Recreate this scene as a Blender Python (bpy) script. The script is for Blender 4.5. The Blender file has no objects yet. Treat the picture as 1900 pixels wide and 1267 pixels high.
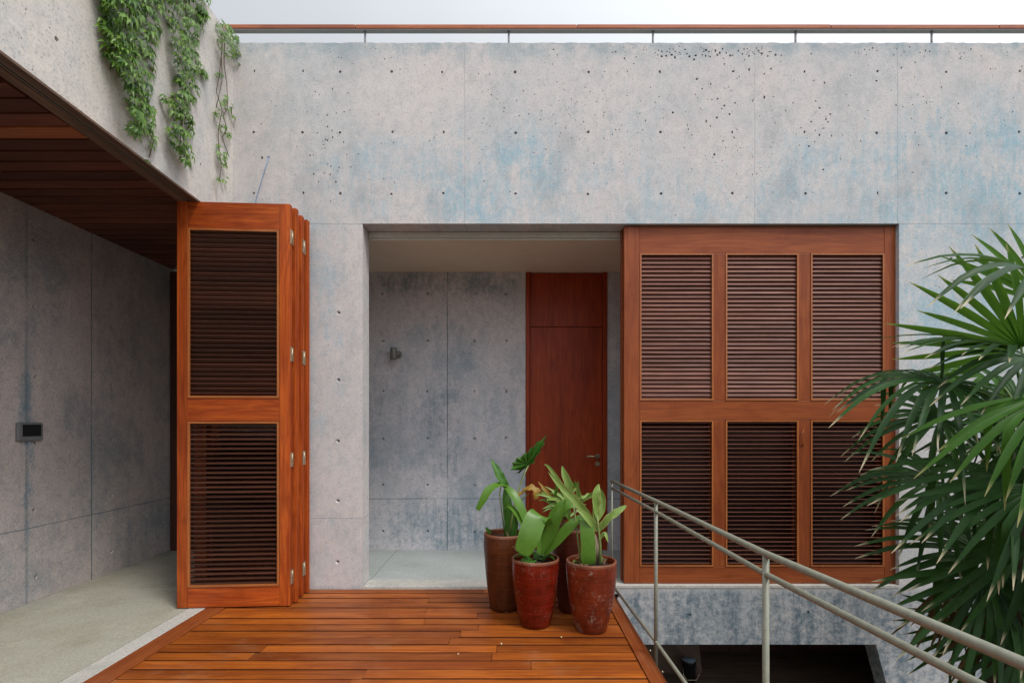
import bpy, bmesh, math, random
from mathutils import Vector, Matrix, noise as mnoise
from mathutils.geometry import delaunay_2d_cdt
R = math.radians
random.seed(7)
S = bpy.context.scene
C = S.collection

# ------------------------------------------------------------------ camera
EYE = 1.4; DIST = 4.4; FPX = 965.0
cam_d = bpy.data.cameras.new('camera'); cam = bpy.data.objects.new('camera', cam_d); C.objects.link(cam)
cam.location = (0, -DIST, EYE); cam.rotation_euler = (R(90), 0, 0)
cam_d.sensor_width = 36; cam_d.lens = FPX/1900*36
cam_d.shift_y = 151.5/1900; cam_d.clip_start = .05; cam_d.clip_end = 2000
S.camera = cam
S.view_settings.view_transform = 'Standard'; S.view_settings.look = 'None'
S.view_settings.gamma = 1; S.view_settings.exposure = 0.52

# ------------------------------------------------------------------ sky and sun
SUN_EL, SUN_AZ = R(55), R(133)          # azimuth from +Y, clockwise seen from above
sdir = Vector((math.sin(SUN_AZ)*math.cos(SUN_EL), math.cos(SUN_AZ)*math.cos(SUN_EL), math.sin(SUN_EL)))
W = bpy.data.worlds.new('World'); S.world = W; W.use_nodes = True
nt = W.node_tree; nt.nodes.clear()
def wn(t, **k):
    n = nt.nodes.new(t)
    for a, b in k.items(): setattr(n, a, b)
    return n
sky = wn('ShaderNodeTexSky', sky_type='NISHITA', sun_disc=False, sun_elevation=SUN_EL, sun_rotation=SUN_AZ)
tc = wn('ShaderNodeTexCoord')
dot = wn('ShaderNodeVectorMath', operation='DOT_PRODUCT'); dot.inputs[1].default_value = sdir
nt.links.new(tc.outputs['Generated'], dot.inputs[0])
glow = wn('ShaderNodeMapRange', interpolation_type='SMOOTHSTEP')
glow.inputs['From Min'].default_value = -.1; glow.inputs['From Max'].default_value = 1.0
glow.inputs['To Min'].default_value = 4.7; glow.inputs['To Max'].default_value = 14.0
nt.links.new(dot.outputs['Value'], glow.inputs['Value'])
cn = wn('ShaderNodeTexNoise'); cn.inputs['Scale'].default_value = 1.6; cn.inputs['Detail'].default_value = 4
nt.links.new(tc.outputs['Generated'], cn.inputs['Vector'])
cr = wn('ShaderNodeMapRange'); cr.inputs['To Min'].default_value = .86; cr.inputs['To Max'].default_value = 1.12
nt.links.new(cn.outputs['Fac'], cr.inputs['Value'])
mul = wn('ShaderNodeMath', operation='MULTIPLY')
sx_ = wn('ShaderNodeSeparateXYZ'); nt.links.new(tc.outputs['Generated'], sx_.inputs[0])
hz_ = wn('ShaderNodeMapRange', interpolation_type='SMOOTHSTEP'); hz_.inputs['From Min'].default_value = -.05; hz_.inputs['From Max'].default_value = .5
hz_.inputs['To Min'].default_value = .22; hz_.inputs['To Max'].default_value = 1.0     # overcast skies darken towards the horizon
nt.links.new(sx_.outputs['Z'], hz_.inputs['Value'])
mul0 = wn('ShaderNodeMath', operation='MULTIPLY')
nt.links.new(glow.outputs['Result'], mul0.inputs[0]); nt.links.new(hz_.outputs['Result'], mul0.inputs[1])
nt.links.new(mul0.outputs[0], mul.inputs[0]); nt.links.new(cr.outputs['Result'], mul.inputs[1])
ov = wn('ShaderNodeVectorMath', operation='SCALE'); ov.inputs[0].default_value = (.965, 1.0, 1.05)
nt.links.new(mul.outputs[0], ov.inputs['Scale'])
mixs = wn('ShaderNodeMix', data_type='RGBA'); mixs.inputs['Factor'].default_value = .93
nt.links.new(sky.outputs['Color'], mixs.inputs['A']); nt.links.new(ov.outputs['Vector'], mixs.inputs['B'])
bg = wn('ShaderNodeBackground'); bg.inputs['Strength'].default_value = .1
nt.links.new(mixs.outputs['Result'], bg.inputs['Color'])
wo = wn('ShaderNodeOutputWorld'); nt.links.new(bg.outputs[0], wo.inputs[0])
sl = bpy.data.lights.new('sun', 'SUN'); sl.energy = 1.5; sl.angle = R(15); sl.color = (1, .96, .9)
so = bpy.data.objects.new('sun', sl); C.objects.link(so)
so.rotation_euler = (-sdir).to_track_quat('-Z', 'Y').to_euler(); so.location = (0, -5, 12)

# ------------------------------------------------------------------ material helpers
class NT:
    def __init__(s, name):
        s.mat = bpy.data.materials.new(name); s.mat.use_nodes = True
        s.t = s.mat.node_tree; s.t.nodes.clear()
        s.out = s.n('ShaderNodeOutputMaterial'); s.b = s.n('ShaderNodeBsdfPrincipled')
        s.t.links.new(s.b.outputs[0], s.out.inputs[0])
    def n(s, t, **k):
        x = s.t.nodes.new(t)
        for a, b in k.items(): setattr(x, a, b)
        return x
    def set(s, sock, v):
        if isinstance(v, bpy.types.NodeSocket): s.t.links.new(v, sock)
        elif v is not None:
            if hasattr(sock.default_value, '__len__') and not hasattr(v, '__len__'): v = (v,)*len(sock.default_value)
            if hasattr(sock.default_value, '__len__') and len(sock.default_value) == 4 and len(v) == 3: v = (*v, 1)
            sock.default_value = v
    def m(s, op, a, b=None, c=None, clamp=False):
        x = s.n('ShaderNodeMath', operation=op, use_clamp=clamp)
        for i, v in enumerate((a, b, c)): s.set(x.inputs[i], v)
        return x.outputs[0]
    def mix(s, f, a, b, blend='MIX'):
        x = s.n('ShaderNodeMix', data_type='RGBA', blend_type=blend)
        s.set(x.inputs['Factor'], f); s.set(x.inputs['A'], a); s.set(x.inputs['B'], b)
        return x.outputs['Result']
    def xyz(s, x=0, y=0, z=0):
        k = s.n('ShaderNodeCombineXYZ')
        for i, v in enumerate((x, y, z)): s.set(k.inputs[i], v)
        return k.outputs[0]
    def sep(s, v):
        k = s.n('ShaderNodeSeparateXYZ'); s.set(k.inputs[0], v); return k.outputs
    def noise(s, v, scale, detail=3, rough=.5, dist=0):
        k = s.n('ShaderNodeTexNoise'); s.set(k.inputs['Vector'], v)
        for a, b in (('Scale', scale), ('Detail', detail), ('Roughness', rough), ('Distortion', dist)): k.inputs[a].default_value = b
        return k.outputs['Fac']
    def vor(s, v, scale, rnd=1):
        k = s.n('ShaderNodeTexVoronoi'); s.set(k.inputs['Vector'], v); k.inputs['Scale'].default_value = scale
        k.inputs['Randomness'].default_value = rnd
        return k.outputs['Distance']
    def mr(s, v, a, b, c=0, d=1, smooth=True):
        k = s.n('ShaderNodeMapRange'); k.interpolation_type = 'SMOOTHSTEP' if smooth else 'LINEAR'
        for i, q in enumerate((v, a, b, c, d)): s.set(k.inputs[i], q)
        return k.outputs[0]
    def pos(s): return s.n('ShaderNodeNewGeometry').outputs['Position']
    def rnd(s): return s.n('ShaderNodeNewGeometry').outputs['Random Per Island']
    def bump(s, h, strength, dist=.01):
        k = s.n('ShaderNodeBump'); s.set(k.inputs['Height'], h); k.inputs['Strength'].default_value = strength
        k.inputs['Distance'].default_value = dist
        s.t.links.new(k.outputs[0], s.b.inputs['Normal'])
    def fin(s, col, rough=.5, spec=.5, **k):
        s.set(s.b.inputs['Base Color'], col); s.set(s.b.inputs['Roughness'], rough)
        s.b.inputs['Specular IOR Level'].default_value = spec
        for a, v in k.items(): s.set(s.b.inputs[a.replace('_', ' ')], v)
        return s.mat

def ellipse_mask(t, h, z, specs):
    tot = None
    for (h0, z0, rh, rz, amt) in specs:
        a = t.m('DIVIDE', t.m('SUBTRACT', h, h0), rh); b = t.m('DIVIDE', t.m('SUBTRACT', z, z0), rz)
        d = t.m('SQRT', t.m('ADD', t.m('MULTIPLY', a, a), t.m('MULTIPLY', b, b)))
        v = t.mr(d, 1.0, .25, 0, amt)
        tot = v if tot is None else t.m('MAXIMUM', tot, v)
    return tot

def concrete(name, axis='x', base=(.43, .405, .40), grey=(.33, .345, .365), blue=(.25, .39, .48), greyamt=.5,
             blobs=(), vj=(), hj=(), dark=1.0, joint_col=(.2, .24, .27), topstain=None, low=None):
    t = NT(name); p = t.pos(); X, Y, Z = t.sep(p); h = X if axis == 'x' else Y
    n1 = t.noise(p, .9, 6, .6, .3)
    stk = t.noise(t.xyz(t.m('MULTIPLY', h, 9), 3.3, t.m('MULTIPLY', Z, .9)), 1.0, 5, .65)
    med = t.noise(p, 7, 6, .7)
    f1 = t.mr(t.m('ADD', t.m('MULTIPLY', n1, .7), t.m('MULTIPLY', t.m('ADD', stk, med), .17)), .46, .66, 0, 1)
    col = t.mix(t.m('MULTIPLY', f1, greyamt, clamp=True), base, grey)
    pink = t.noise(p, 1.7, 4, .6)
    col = t.mix(t.mr(pink, .5, .7, 0, .35), col, (base[0]*1.06, base[1]*.97, base[2]*.95))
    if blobs:
        mk = ellipse_mask(t, h, Z, blobs)
        n2 = t.noise(p, 2.3, 6, .65, .4); n3 = t.noise(t.xyz(t.m('MULTIPLY', h, 26), 1.7, t.m('MULTIPLY', Z, 3.0)), 1, 6, .72)
        fine = t.noise(p, 24, 6, .75, .5)
        s = t.m('ADD', t.m('ADD', t.m('MULTIPLY', n2, .42), t.m('MULTIPLY', n3, .28)), t.m('MULTIPLY', fine, .30))
        thr = t.m('SUBTRACT', .585, t.m('MULTIPLY', mk, .125))
        f2 = t.m('MULTIPLY', t.mr(t.m('SUBTRACT', s, thr), -.055, .15), t.m('MULTIPLY_ADD', mk, .8, .25), clamp=True)
        col = t.mix(f2, col, blue)
    mot = t.noise(t.xyz(t.m('MULTIPLY', X, 1.0), t.m('MULTIPLY', Y, 1.0), t.m('MULTIPLY', Z, .8)), 13, 8, .78, .6)
    col = t.mix(t.mr(mot, .47, .68, 0, .42), col, tuple(x*.72 for x in grey))
    col = t.mix(t.mr(mot, .50, .32, 0, .35), col, tuple(min(.75, x*1.2) for x in base))
    # pale efflorescence, dark blotches
    e = t.noise(t.xyz(t.m('MULTIPLY', X, 1.5), t.m('MULTIPLY', Y, 1.5), Z), 4, 7, .72)
    col = t.mix(t.mr(e, .58, .78, 0, .4), col, (.55, .53, .51))
    d = t.noise(t.xyz(t.m('ADD', X, 7.1), t.m('ADD', Y, 3.7), t.m('MULTIPLY', Z, .6)), 2.2, 6, .68)
    col = t.mix(t.mr(d, .5, .75, 0, .55), col, (grey[0]*.62, grey[1]*.66, grey[2]*.68))
    if topstain:
        zt, wd = topstain
        f = t.m('MULTIPLY', t.mr(Z, zt-wd, zt, 0, 1), t.mr(t.noise(p, 5, 6, .7), .38, .62, 0, .75))
        col = t.mix(f, col, (.24, .33, .37))
    # fine speckle
    sp = t.noise(p, 70, 3, .65)
    col = t.mix(t.mr(sp, .52, .70, 0, .6), col, (grey[0]*.5, grey[1]*.52, grey[2]*.54))
    col = t.mix(t.mr(t.noise(p, 85, 3, .6), .54, .7, 0, .5), col, (.66, .64, .62))
    if low:
        f = t.m('MULTIPLY', t.mr(Z, low[1], low[0]), t.mr(t.m('ADD', t.m('MULTIPLY', t.noise(p, 16, 9, .85), .7), t.m('MULTIPLY', stk, .3)), .40, .60, 1, .15))
        col = t.mix(f, col, low[2])
    pores = t.vor(p, 30); pm = t.mr(t.noise(p, 3.1, 3), .52, .66)
    pore = t.m('MULTIPLY', t.mr(pores, .13, .06), pm)
    col = t.mix(t.m('MULTIPLY', pore, .6), col, (.1, .1, .1))
    # formwork joints
    jt = None
    wob = t.m('MULTIPLY', t.m('SUBTRACT', t.noise(p, 6, 4), .5), .012)
    for lst, co in ((vj, h), (hj, Z)):
        for (q, wd, amt) in lst:
            a = t.m('ABSOLUTE', t.m('SUBTRACT', t.m('ADD', co, wob), q))
            v = t.mr(a, wd, wd*.25, 0, amt)
            jt = v if jt is None else t.m('MAXIMUM', jt, v)
    hgt = t.m('ADD', t.m('MULTIPLY', med, .5), t.m('MULTIPLY', sp, .35))
    hgt = t.m('SUBTRACT', hgt, pore)
    if jt is not None:
        jt = t.m('MULTIPLY', jt, t.mr(t.noise(p, 2.3, 5, .6), .3, .5, .25, 1))
        col = t.mix(jt, col, joint_col)
        hgt = t.m('SUBTRACT', hgt, t.m('MULTIPLY', jt, 1.2))
    if dark != 1: col = t.mix(1.0, col, (dark, dark, dark), 'MULTIPLY')
    t.bump(hgt, .35, .006)
    return t.fin(col, t.mr(med, .3, .7, .75, .95), .25)

def wood(name, c1, c2, c3, rough=.35, spec=.5, worn=0, var=.5, coat=0):
    t = NT(name); u, v, _ = t.sep(t.n('ShaderNodeUVMap').outputs[0]); r = t.rnd()
    w = t.m('MULTIPLY', r, 37)
    fib = t.noise(t.xyz(t.m('MULTIPLY', u, 2.2), t.m('MULTIPLY', v, 75), w), 1, 5, .65, .2)
    fig = t.noise(t.xyz(t.m('MULTIPLY', u, .9), t.m('MULTIPLY', v, 9), t.m('ADD', w, 4)), 1, 3, .5, .5)
    ring = t.m('MULTIPLY_ADD', t.m('SINE', t.m('MULTIPLY', fig, 40)), .5, .5)
    col = t.mix(t.mr(fib, .3, .7), c1, c2)
    col = t.mix(t.m('MULTIPLY', ring, .34), col, c3)
    col = t.mix(t.mr(t.noise(t.xyz(t.m('MULTIPLY', u, .7), t.m('MULTIPLY', v, 5), w), 1, 4, .6), .45, .7, 0, .55), col, c3)
    col = t.mix(t.mr(t.noise(t.xyz(u, v, w), 3.5, 4, .6), .52, .75, 0, .5), col, c3)
    k = t.m('MULTIPLY_ADD', r, var, 1-var*.5)
    col = t.mix(1.0, col, t.xyz(k, k, k), 'MULTIPLY')
    pore = t.mr(t.noise(t.xyz(t.m('MULTIPLY', u, 14), t.m('MULTIPLY', v, 420), w), 1, 2, .5), .6, .72, 0, .35)
    col = t.mix(pore, col, (c3[0]*.45, c3[1]*.4, c3[2]*.4))
    rr = t.mr(fib, .3, .7, rough*.85, rough*1.2)
    if worn:
        p = t.pos()
        g = t.m('ADD', t.m('MULTIPLY', t.noise(p, 1.5, 6, .7), .7), t.m('MULTIPLY', t.noise(t.xyz(t.m('MULTIPLY', u, 5), t.m('MULTIPLY', v, 60), w), 1, 4, .7), .3))
        gm = t.mr(g, .5, .72, 0, worn)
        col = t.mix(gm, col, (.30, .17, .095))
        rr = t.m('ADD', rr, t.m('MULTIPLY', gm, .3))
        col = t.mix(t.mr(t.noise(p, 23, 5, .8), .66, .74, 0, .5), col, (.42, .34, .28))
    t.bump(t.m('ADD', fib, t.m('MULTIPLY', pore, -1)), .12, .003)
    return t.fin(col, rr, spec, **({'Coat_Weight': coat, 'Coat_Roughness': .25} if coat else {}))

def paint(name, col, rough=.5, metal=0, spec=.5, nz=.15, scale=20):
    t = NT(name); p = t.pos(); n = t.noise(p, scale, 5, .65)
    c = t.mix(t.mr(n, .35, .7, 0, nz*2), col, tuple(x*.55 for x in col))
    t.bump(n, .06, .004)
    return t.fin(c, t.mr(n, .3, .7, rough*.85, min(1, rough*1.2)), spec, Metallic=metal)

def leaf_mat(name, c1, c2, c3=None, rough=.4, trans=.25, vein=0, tip=None, spec=.35):
    t = NT(name); r = t.rnd(); u, v, _ = t.sep(t.n('ShaderNodeUVMap').outputs[0])
    col = t.mix(r, c1, c2)
    n = t.noise(t.pos(), 30, 4, .6)
    col = t.mix(t.mr(n, .45, .75, 0, .35), col, tuple(x*.6 for x in c1))
    if vein:
        s = t.m('MULTIPLY_ADD', t.m('SINE', t.m('MULTIPLY', v, vein)), .5, .5)
        col = t.mix(t.m('MULTIPLY', s, .5 if c3 else .14), col, tuple(min(1, x*1.7+.02) for x in c2))
    if c3:   # pale margin / centre line
        col = t.mix(t.mr(t.m('ABSOLUTE', t.m('SUBTRACT', v, .5)), .3, .5, 0, .55), col, c3)
    if tip: col = t.mix(t.m('MULTIPLY', t.mr(u, .86, .97), t.mr(t.noise(t.xyz(r, 0, 0), 50, 1), .35, .5)), col, tip)
    m = t.fin(col, rough, spec)
    tr = t.n('ShaderNodeBsdfTranslucent'); t.set(tr.inputs[0], t.mix(.5, col, (.25, .5, .05), 'MIX'))
    ms = t.n('ShaderNodeMixShader'); ms.inputs[0].default_value = trans
    t.t.links.new(t.b.outputs[0], ms.inputs[1]); t.t.links.new(tr.outputs[0], ms.inputs[2])
    t.t.links.new(ms.outputs[0], t.out.inputs[0])
    return m

# ------------------------------------------------------------------ mesh helpers
class MB:
    def __init__(s): s.v = []; s.f = []; s.uv = []; s.mi = []; s.sm = []
    def face(s, pts, uvs=None, mi=0, sm=False):
        i = len(s.v); s.v += [tuple(p) for p in pts]; s.f.append(list(range(i, i+len(pts))))
        s.uv.append(uvs or [(0, 0)]*len(pts)); s.mi.append(mi); s.sm.append(sm)
    def idx(s, base, ids, uvs=None, mi=0, sm=True):
        s.f.append([base+i for i in ids]); s.uv.append(uvs or [(0, 0)]*len(ids)); s.mi.append(mi); s.sm.append(sm)
    def box(s, x0, x1, y0, y1, z0, z1, g='x', M=None, mi=0, side=None):
        P = [(x, y, z) for x in (x0, x1) for y in (y0, y1) for z in (z0, z1)]
        b = len(s.v); o = (random.random()*20, random.random()*20)
        gi = 'xyz'.index(g); oi = [i for i in range(3) if i != gi]
        q = [(p[gi]+o[0], p[oi[0]]+p[oi[1]]+o[1]) for p in P]
        s.v += [tuple(M @ Vector(p)) if M else p for p in P]
        for f in ((0, 1, 3, 2), (4, 6, 7, 5), (0, 4, 5, 1), (2, 3, 7, 6), (0, 2, 6, 4), (1, 5, 7, 3)):
            s.idx(b, f, [q[i] for i in f], side if side is not None and f[0] in (0, 2) and f[1] in (4, 3) else mi, False)
    def hexa(s, P, mi=0):   # eight points ordered like box
        b = len(s.v); s.v += [tuple(p) for p in P]
        for f in ((0, 1, 3, 2), (4, 6, 7, 5), (0, 4, 5, 1), (2, 3, 7, 6), (0, 2, 6, 4), (1, 5, 7, 3)):
            s.idx(b, f, [(P[i][1], P[i][0]+P[i][2]) for i in f], mi, False)
    def tube(s, pts, r, n=10, caps=True, mi=0):
        pts = [Vector(p) for p in pts]; rs = r if hasattr(r, '__len__') else [r]*len(pts)
        b = len(s.v); up = Vector((0, 0, 1))
        for i, p in enumerate(pts):
            d = (pts[min(i+1, len(pts)-1)]-pts[max(i-1, 0)]).normalized()
            a = d.cross(up if abs(d.z) < .95 else Vector((0, 1, 0))).normalized(); c = d.cross(a)
            for k in range(n):
                t = 2*math.pi*k/n; s.v.append(tuple(p+a*math.cos(t)*rs[i]+c*math.sin(t)*rs[i]))
        for i in range(len(pts)-1):
            for k in range(n):
                s.idx(b, (i*n+k, i*n+(k+1) % n, (i+1)*n+(k+1) % n, (i+1)*n+k), [(i/len(pts), .5)]*4, mi)
        if caps:
            s.idx(b, list(range(n))[::-1], None, mi, False); s.idx(b, [(len(pts)-1)*n+k for k in range(n)], None, mi, False)
    def lathe(s, prof, c=(0, 0, 0), n=40, mi=0, wob=0):
        b = len(s.v)
        for (r, z) in prof:
            for k in range(n):
                t = 2*math.pi*k/n; q = r*(1+wob*mnoise.noise(Vector((math.cos(t)*1.3+c[0]*9, math.sin(t)*1.3, z*5))))
                s.v.append((c[0]+q*math.cos(t), c[1]+q*math.sin(t), c[2]+z))
        for i in range(len(prof)-1):
            for k in range(n): s.idx(b, (i*n+k, i*n+(k+1) % n, (i+1)*n+(k+1) % n, (i+1)*n+k), None, mi)
    def ribbon(s, pts, ws, nrm, fold=.15, n=10, mi=0, nw=2, wav=0, side=None):
        """leaf blade along a polyline: half widths ws, folded along its midrib"""
        pts = [Vector(p) for p in pts]; nrm = Vector(nrm).normalized(); b = len(s.v); q = []
        L = len(pts)-1
        for i in range(n+1):                                   # catmull-rom
            t = i/n*L; k = min(int(t), L-1); t -= k
            p0, p1, p2, p3 = pts[max(k-1, 0)], pts[k], pts[k+1], pts[min(k+2, L)]
            q.append(.5*((2*p1)+(p2-p0)*t+(2*p0-5*p1+4*p2-p3)*t*t+(3*p1-p0-3*p2+p3)*t**3))
        ph = random.random()*9
        for i, p in enumerate(q):
            d = (q[min(i+1, n)]-q[max(i-1, 0)]).normalized(); sd = d.cross(nrm) if side is None else Vector(side)-d*d.dot(Vector(side))
            sd = sd.normalized() if sd.length > 1e-4 else Vector((1, 0, 0)); up = sd.cross(d)
            t = i/n*(len(ws)-1); k = min(int(t), len(ws)-2); w = ws[k]+(ws[k+1]-ws[k])*(t-k)
            for j in range(-nw, nw+1):
                a = j/nw; s.v.append(tuple(p+sd*a*w+up*abs(a)*w*fold+up*math.sin(i*1.7+ph+a*2)*wav*w*abs(a)))
        m = 2*nw+1
        for i in range(n):
            for j in range(m-1):
                s.idx(b, (i*m+j, i*m+j+1, (i+1)*m+j+1, (i+1)*m+j),
                      [(i/n, j/(m-1)), (i/n, (j+1)/(m-1)), ((i+1)/n, (j+1)/(m-1)), ((i+1)/n, j/(m-1))], mi)
    def build(s, name, mat, parent=None, bevel=0, solid=0):
        me = bpy.data.meshes.new(name); me.from_pydata(s.v, [], s.f)
        uv = me.uv_layers.new(name='UVMap')
        flat = [c for f in s.uv for q in f for c in q]; uv.data.foreach_set('uv', flat)
        for m in (mat if isinstance(mat, (list, tuple)) else [mat]): me.materials.append(m)
        me.polygons.foreach_set('material_index', s.mi); me.polygons.foreach_set('use_smooth', s.sm)
        me.update()
        o = bpy.data.objects.new(name, me); C.objects.link(o)
        if parent: o.parent = parent
        if bevel:
            b = o.modifiers.new('bevel', 'BEVEL'); b.width = bevel; b.segments = 2; b.limit_method = 'ANGLE'
        if solid:
            b = o.modifiers.new('solid', 'SOLIDIFY'); b.thickness = solid
        return o

def tag(o, label=None, cat=None, group=None, kind=None):
    for k, v in (('label', label), ('category', cat), ('group', group), ('kind', kind)):
        if v: o[k] = v
    return o
def empty(name, loc=(0, 0, 0), rz=0, **k):
    o = bpy.data.objects.new(name, None); C.objects.link(o); o.location = loc; o.rotation_euler.z = rz
    o.empty_display_size = .1
    return tag(o, **k)
def P(px, py, d):            # a place in the yard d metres in front of the lens plane
    return Vector(((px-950)/FPX*d, d-DIST, EYE+(785-py)/FPX*d))

def perforated(mb, outer, opens, pits, to3, mi=0):
    """flat concrete face with real recesses: pits = (u, v, r, depth, ring)"""
    vs = []; es = []; own = []
    def loop(pts, tag_):
        b = len(vs)
        for i, q in enumerate(pts): vs.append(Vector(q)); own.append(tag_); es.append((b+i, b+(i+1) % len(pts)))
    loop(outer, -1)
    for o in opens: loop(o, -2)
    pp = []; used = []
    for (u, v, r, dp, ring) in pits:
        ro = r*(1.9 if ring else 1)
        if any((u-a)**2+(v-b)**2 < (ro+c+.002)**2 for a, b, c in used): continue
        used.append((u, v, ro))
        k = 12 if r > .008 else 7; ph = random.random()*6; ex = random.uniform(.75, 1.25) if not ring and r < .011 else 1
        poly = []
        for i in range(k):
            t = 2*math.pi*i/k+ph
            poly.append((u+math.cos(t)*ro*ex, v+math.sin(t)*ro/ex))
        loop(poly, len(pp)); pp.append((poly, (u, v), r/ro, dp, ring))
    v2, e2, f2, ov, oe, of = delaunay_2d_cdt(vs, es, [], 0, 1e-7)
    def inside(p, poly):
        c = False; j = len(poly)-1
        for i in range(len(poly)):
            a, b = poly[i], poly[j]
            if (a[1] > p[1]) != (b[1] > p[1]) and p[0] < (b[0]-a[0])*(p[1]-a[1])/(b[1]-a[1])+a[0]: c = not c
            j = i
        return c
    ow = [own[o[0]] if o else -9 for o in ov]
    base = len(mb.v); mb.v += [tuple(to3(q.x, q.y, 0)) for q in v2]
    for f in f2:
        ids = {ow[i] for i in f}
        if len(ids) == 1 and next(iter(ids)) >= 0: continue
        c = (sum(v2[i].x for i in f)/3, sum(v2[i].y for i in f)/3)
        if not inside(c, outer) or any(inside(c, o) for o in opens): continue
        mb.idx(base, f, None, mi, False)
    for poly, (u, v), k, dp, ring in pp:
        rings = [(1, 0)]
        if ring: rings += [(.82, .006), (k, .010)]
        rings += [(k*.9, dp), (k*.35, dp*1.15)]
        n = len(poly); b = len(mb.v)
        for (q, dd) in rings:
            for a in poly: mb.v.append(tuple(to3(u+(a[0]-u)*q, v+(a[1]-v)*q, dd)))
        for i in range(len(rings)-1):
            for j in range(n): mb.idx(b, (i*n+j, i*n+(j+1) % n, (i+1)*n+(j+1) % n, (i+1)*n+j), None, mi, False)
        mb.idx(b, [(len(rings)-1)*n+j for j in range(n)], None, mi, False)

# ------------------------------------------------------------------ materials
px2x = lambda x: (x-950)/219.3
px2z = lambda y: EYE+(785-y)/219.3
VJ = [(px2x(x), .006, a) for x, a in ((862, .3), (1133, .15), (1400, .28), (1665, .35))]
HJ = [(3.087, .005, .3), (.593, .005, .0)]
M_wall = concrete('facade_concrete', 'x', base=(.58, .545, .535), grey=(.44, .47, .49), blue=(.28, .44, .52), greyamt=.72, low=(-.06, .05, (.105, .155, .19)), vj=VJ, hj=[(3.85, .004, .1), (3.08, .006, .45), (.593, .005, .5)], topstain=(4.62, .22),
    blobs=[(-1.0, 3.45, 1.3, .62, .75), (-.2, 3.45, 1.5, .75, 1.0), (.7, 3.25, 2.6, .7, .75), (2.6, 3.3, 2.2, .85, .8), (4.0, 3.4, 2.2, 1.3, 1.0),
           (3.9, 2.4, 1.6, 1.8, .9), (-2.0, 3.2, .7, .6, .4), (0.9, 4.1, .7, .5, .5), (-1.75, 2.3, .6, 1.9, .75), (-1.5, .6, .5, .9, .5), (.2, 3.85, .35, .4, .6)])
M_beam = concrete('beam_concrete', 'x', base=(.36, .34, .345), grey=(.24, .28, .32), blue=(.17, .25, .32), greyamt=.8,
    blobs=[(2.0, 0, 3.5, .5, .9)], hj=[(-.03, .006, .5)])
M_fascia = concrete('fascia_concrete', 'y', base=(.62, .58, .53), grey=(.45, .47, .48), greyamt=.45, blobs=[(-2.2, 3.3, .9, .5, .4)], blue=(.33, .41, .46))
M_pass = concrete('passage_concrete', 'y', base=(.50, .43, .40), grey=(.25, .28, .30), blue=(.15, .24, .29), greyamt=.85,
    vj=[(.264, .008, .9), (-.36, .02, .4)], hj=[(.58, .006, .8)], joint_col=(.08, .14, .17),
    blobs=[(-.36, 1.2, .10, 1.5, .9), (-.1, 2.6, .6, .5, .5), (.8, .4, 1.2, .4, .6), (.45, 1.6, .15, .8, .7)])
M_back = concrete('corridor_concrete', 'x', base=(.62, .59, .605), grey=(.36, .42, .47), blue=(.16, .24, .29), greyamt=1.0,
    vj=[(-.715, .007, .9)], hj=[(.566, .006, .85)], joint_col=(.07, .12, .15),
    blobs=[(-.8, 2.95, 1.6, .3, 1.0), (-.75, 1.3, .45, 1.5, .8), (-.6, .3, 1.5, .55, 1.0), (-1.3, 1.6, .5, .5, .5)])
def floor_mat(name, c, stain):
    t = NT(name); p = t.pos()
    n = t.noise(p, 1.3, 6, .65); g = t.noise(p, 160, 2, .6); b = t.noise(p, 420, 1, .5)
    col = t.mix(t.mr(n, .42, .7, 0, .6), c, stain)
    col = t.mix(t.mr(t.noise(p, 2.4, 5, .7), .55, .75, 0, .4), col, tuple(x*.72 for x in c))
    col = t.mix(t.mr(g, .52, .66, 0, .55), col, tuple(x*.5 for x in c))
    col = t.mix(t.mr(b, .58, .7, 0, .5), col, tuple(min(.8, x*1.5) for x in c))
    st = t.noise(p, 2.2, 8, .7); g2 = t.noise(p, 65, 4, .75)
    col = t.mix(t.mr(g2, .50, .66, 0, .55), col, tuple(x*.55 for x in c))
    col = t.mix(t.mr(g2, .46, .34, 0, .5), col, tuple(min(.7, x*1.5) for x in c))
    col = t.mix(t.mr(st, .5, .72, 0, .5), col, tuple(x*.75 for x in stain))
    col = t.mix(t.mr(st, .46, .3, 0, .4), col, tuple(min(.7, x*1.3) for x in c))
    col = t.mix(t.mr(t.noise(p, 28, 6, .75), .5, .68, 0, .45), col, tuple(x*.6 for x in c))
    t.bump(t.m('ADD', g, st), .3, .004)
    return t.fin(col, t.mr(n, .3, .7, .55, .85), .3)
M_floor = floor_mat('washed_floor', (.37, .36, .30), (.27, .25, .16))
M_cfloor = floor_mat('corridor_stone', (.38, .41, .40), (.34, .36, .33))
M_sill = floor_mat('pale_sill', (.48, .46, .42), (.36, .35, .32))
M_ceil = paint('ceiling_paint', (.76, .65, .52), .8, nz=.05, scale=3)
O1, O2, O3 = (.50, .112, .017), (.34, .052, .009), (.13, .016, .004)
M_door = wood('varnished_timber', O1, O2, O3, .36, .25, var=.6)
M_bead = wood('lit_bead_timber', (.42, .145, .038), (.34, .10, .024), (.22, .055, .014), .35, .5, var=.2)  # lighter tone paints in the light caught along the bead edges
M_shut = wood('shutter_timber', (.34, .092, .026), (.26, .058, .016), (.15, .028, .008), .42, .25, var=.35)
M_slat = wood('shutter_slat', (.19, .075, .05), (.14, .052, .035), (.085, .028, .019), .5, .2, var=.5)
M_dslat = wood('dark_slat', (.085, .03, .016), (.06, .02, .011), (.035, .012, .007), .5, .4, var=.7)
M_red = wood('redwood_door', (.40, .062, .014), (.28, .038, .009), (.15, .018, .005), .4, .22, var=.12)
M_deck = wood('deck_timber', (.38, .108, .013), (.25, .055, .007), (.12, .021, .004), .42, .25, worn=.55, var=.42)
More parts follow.
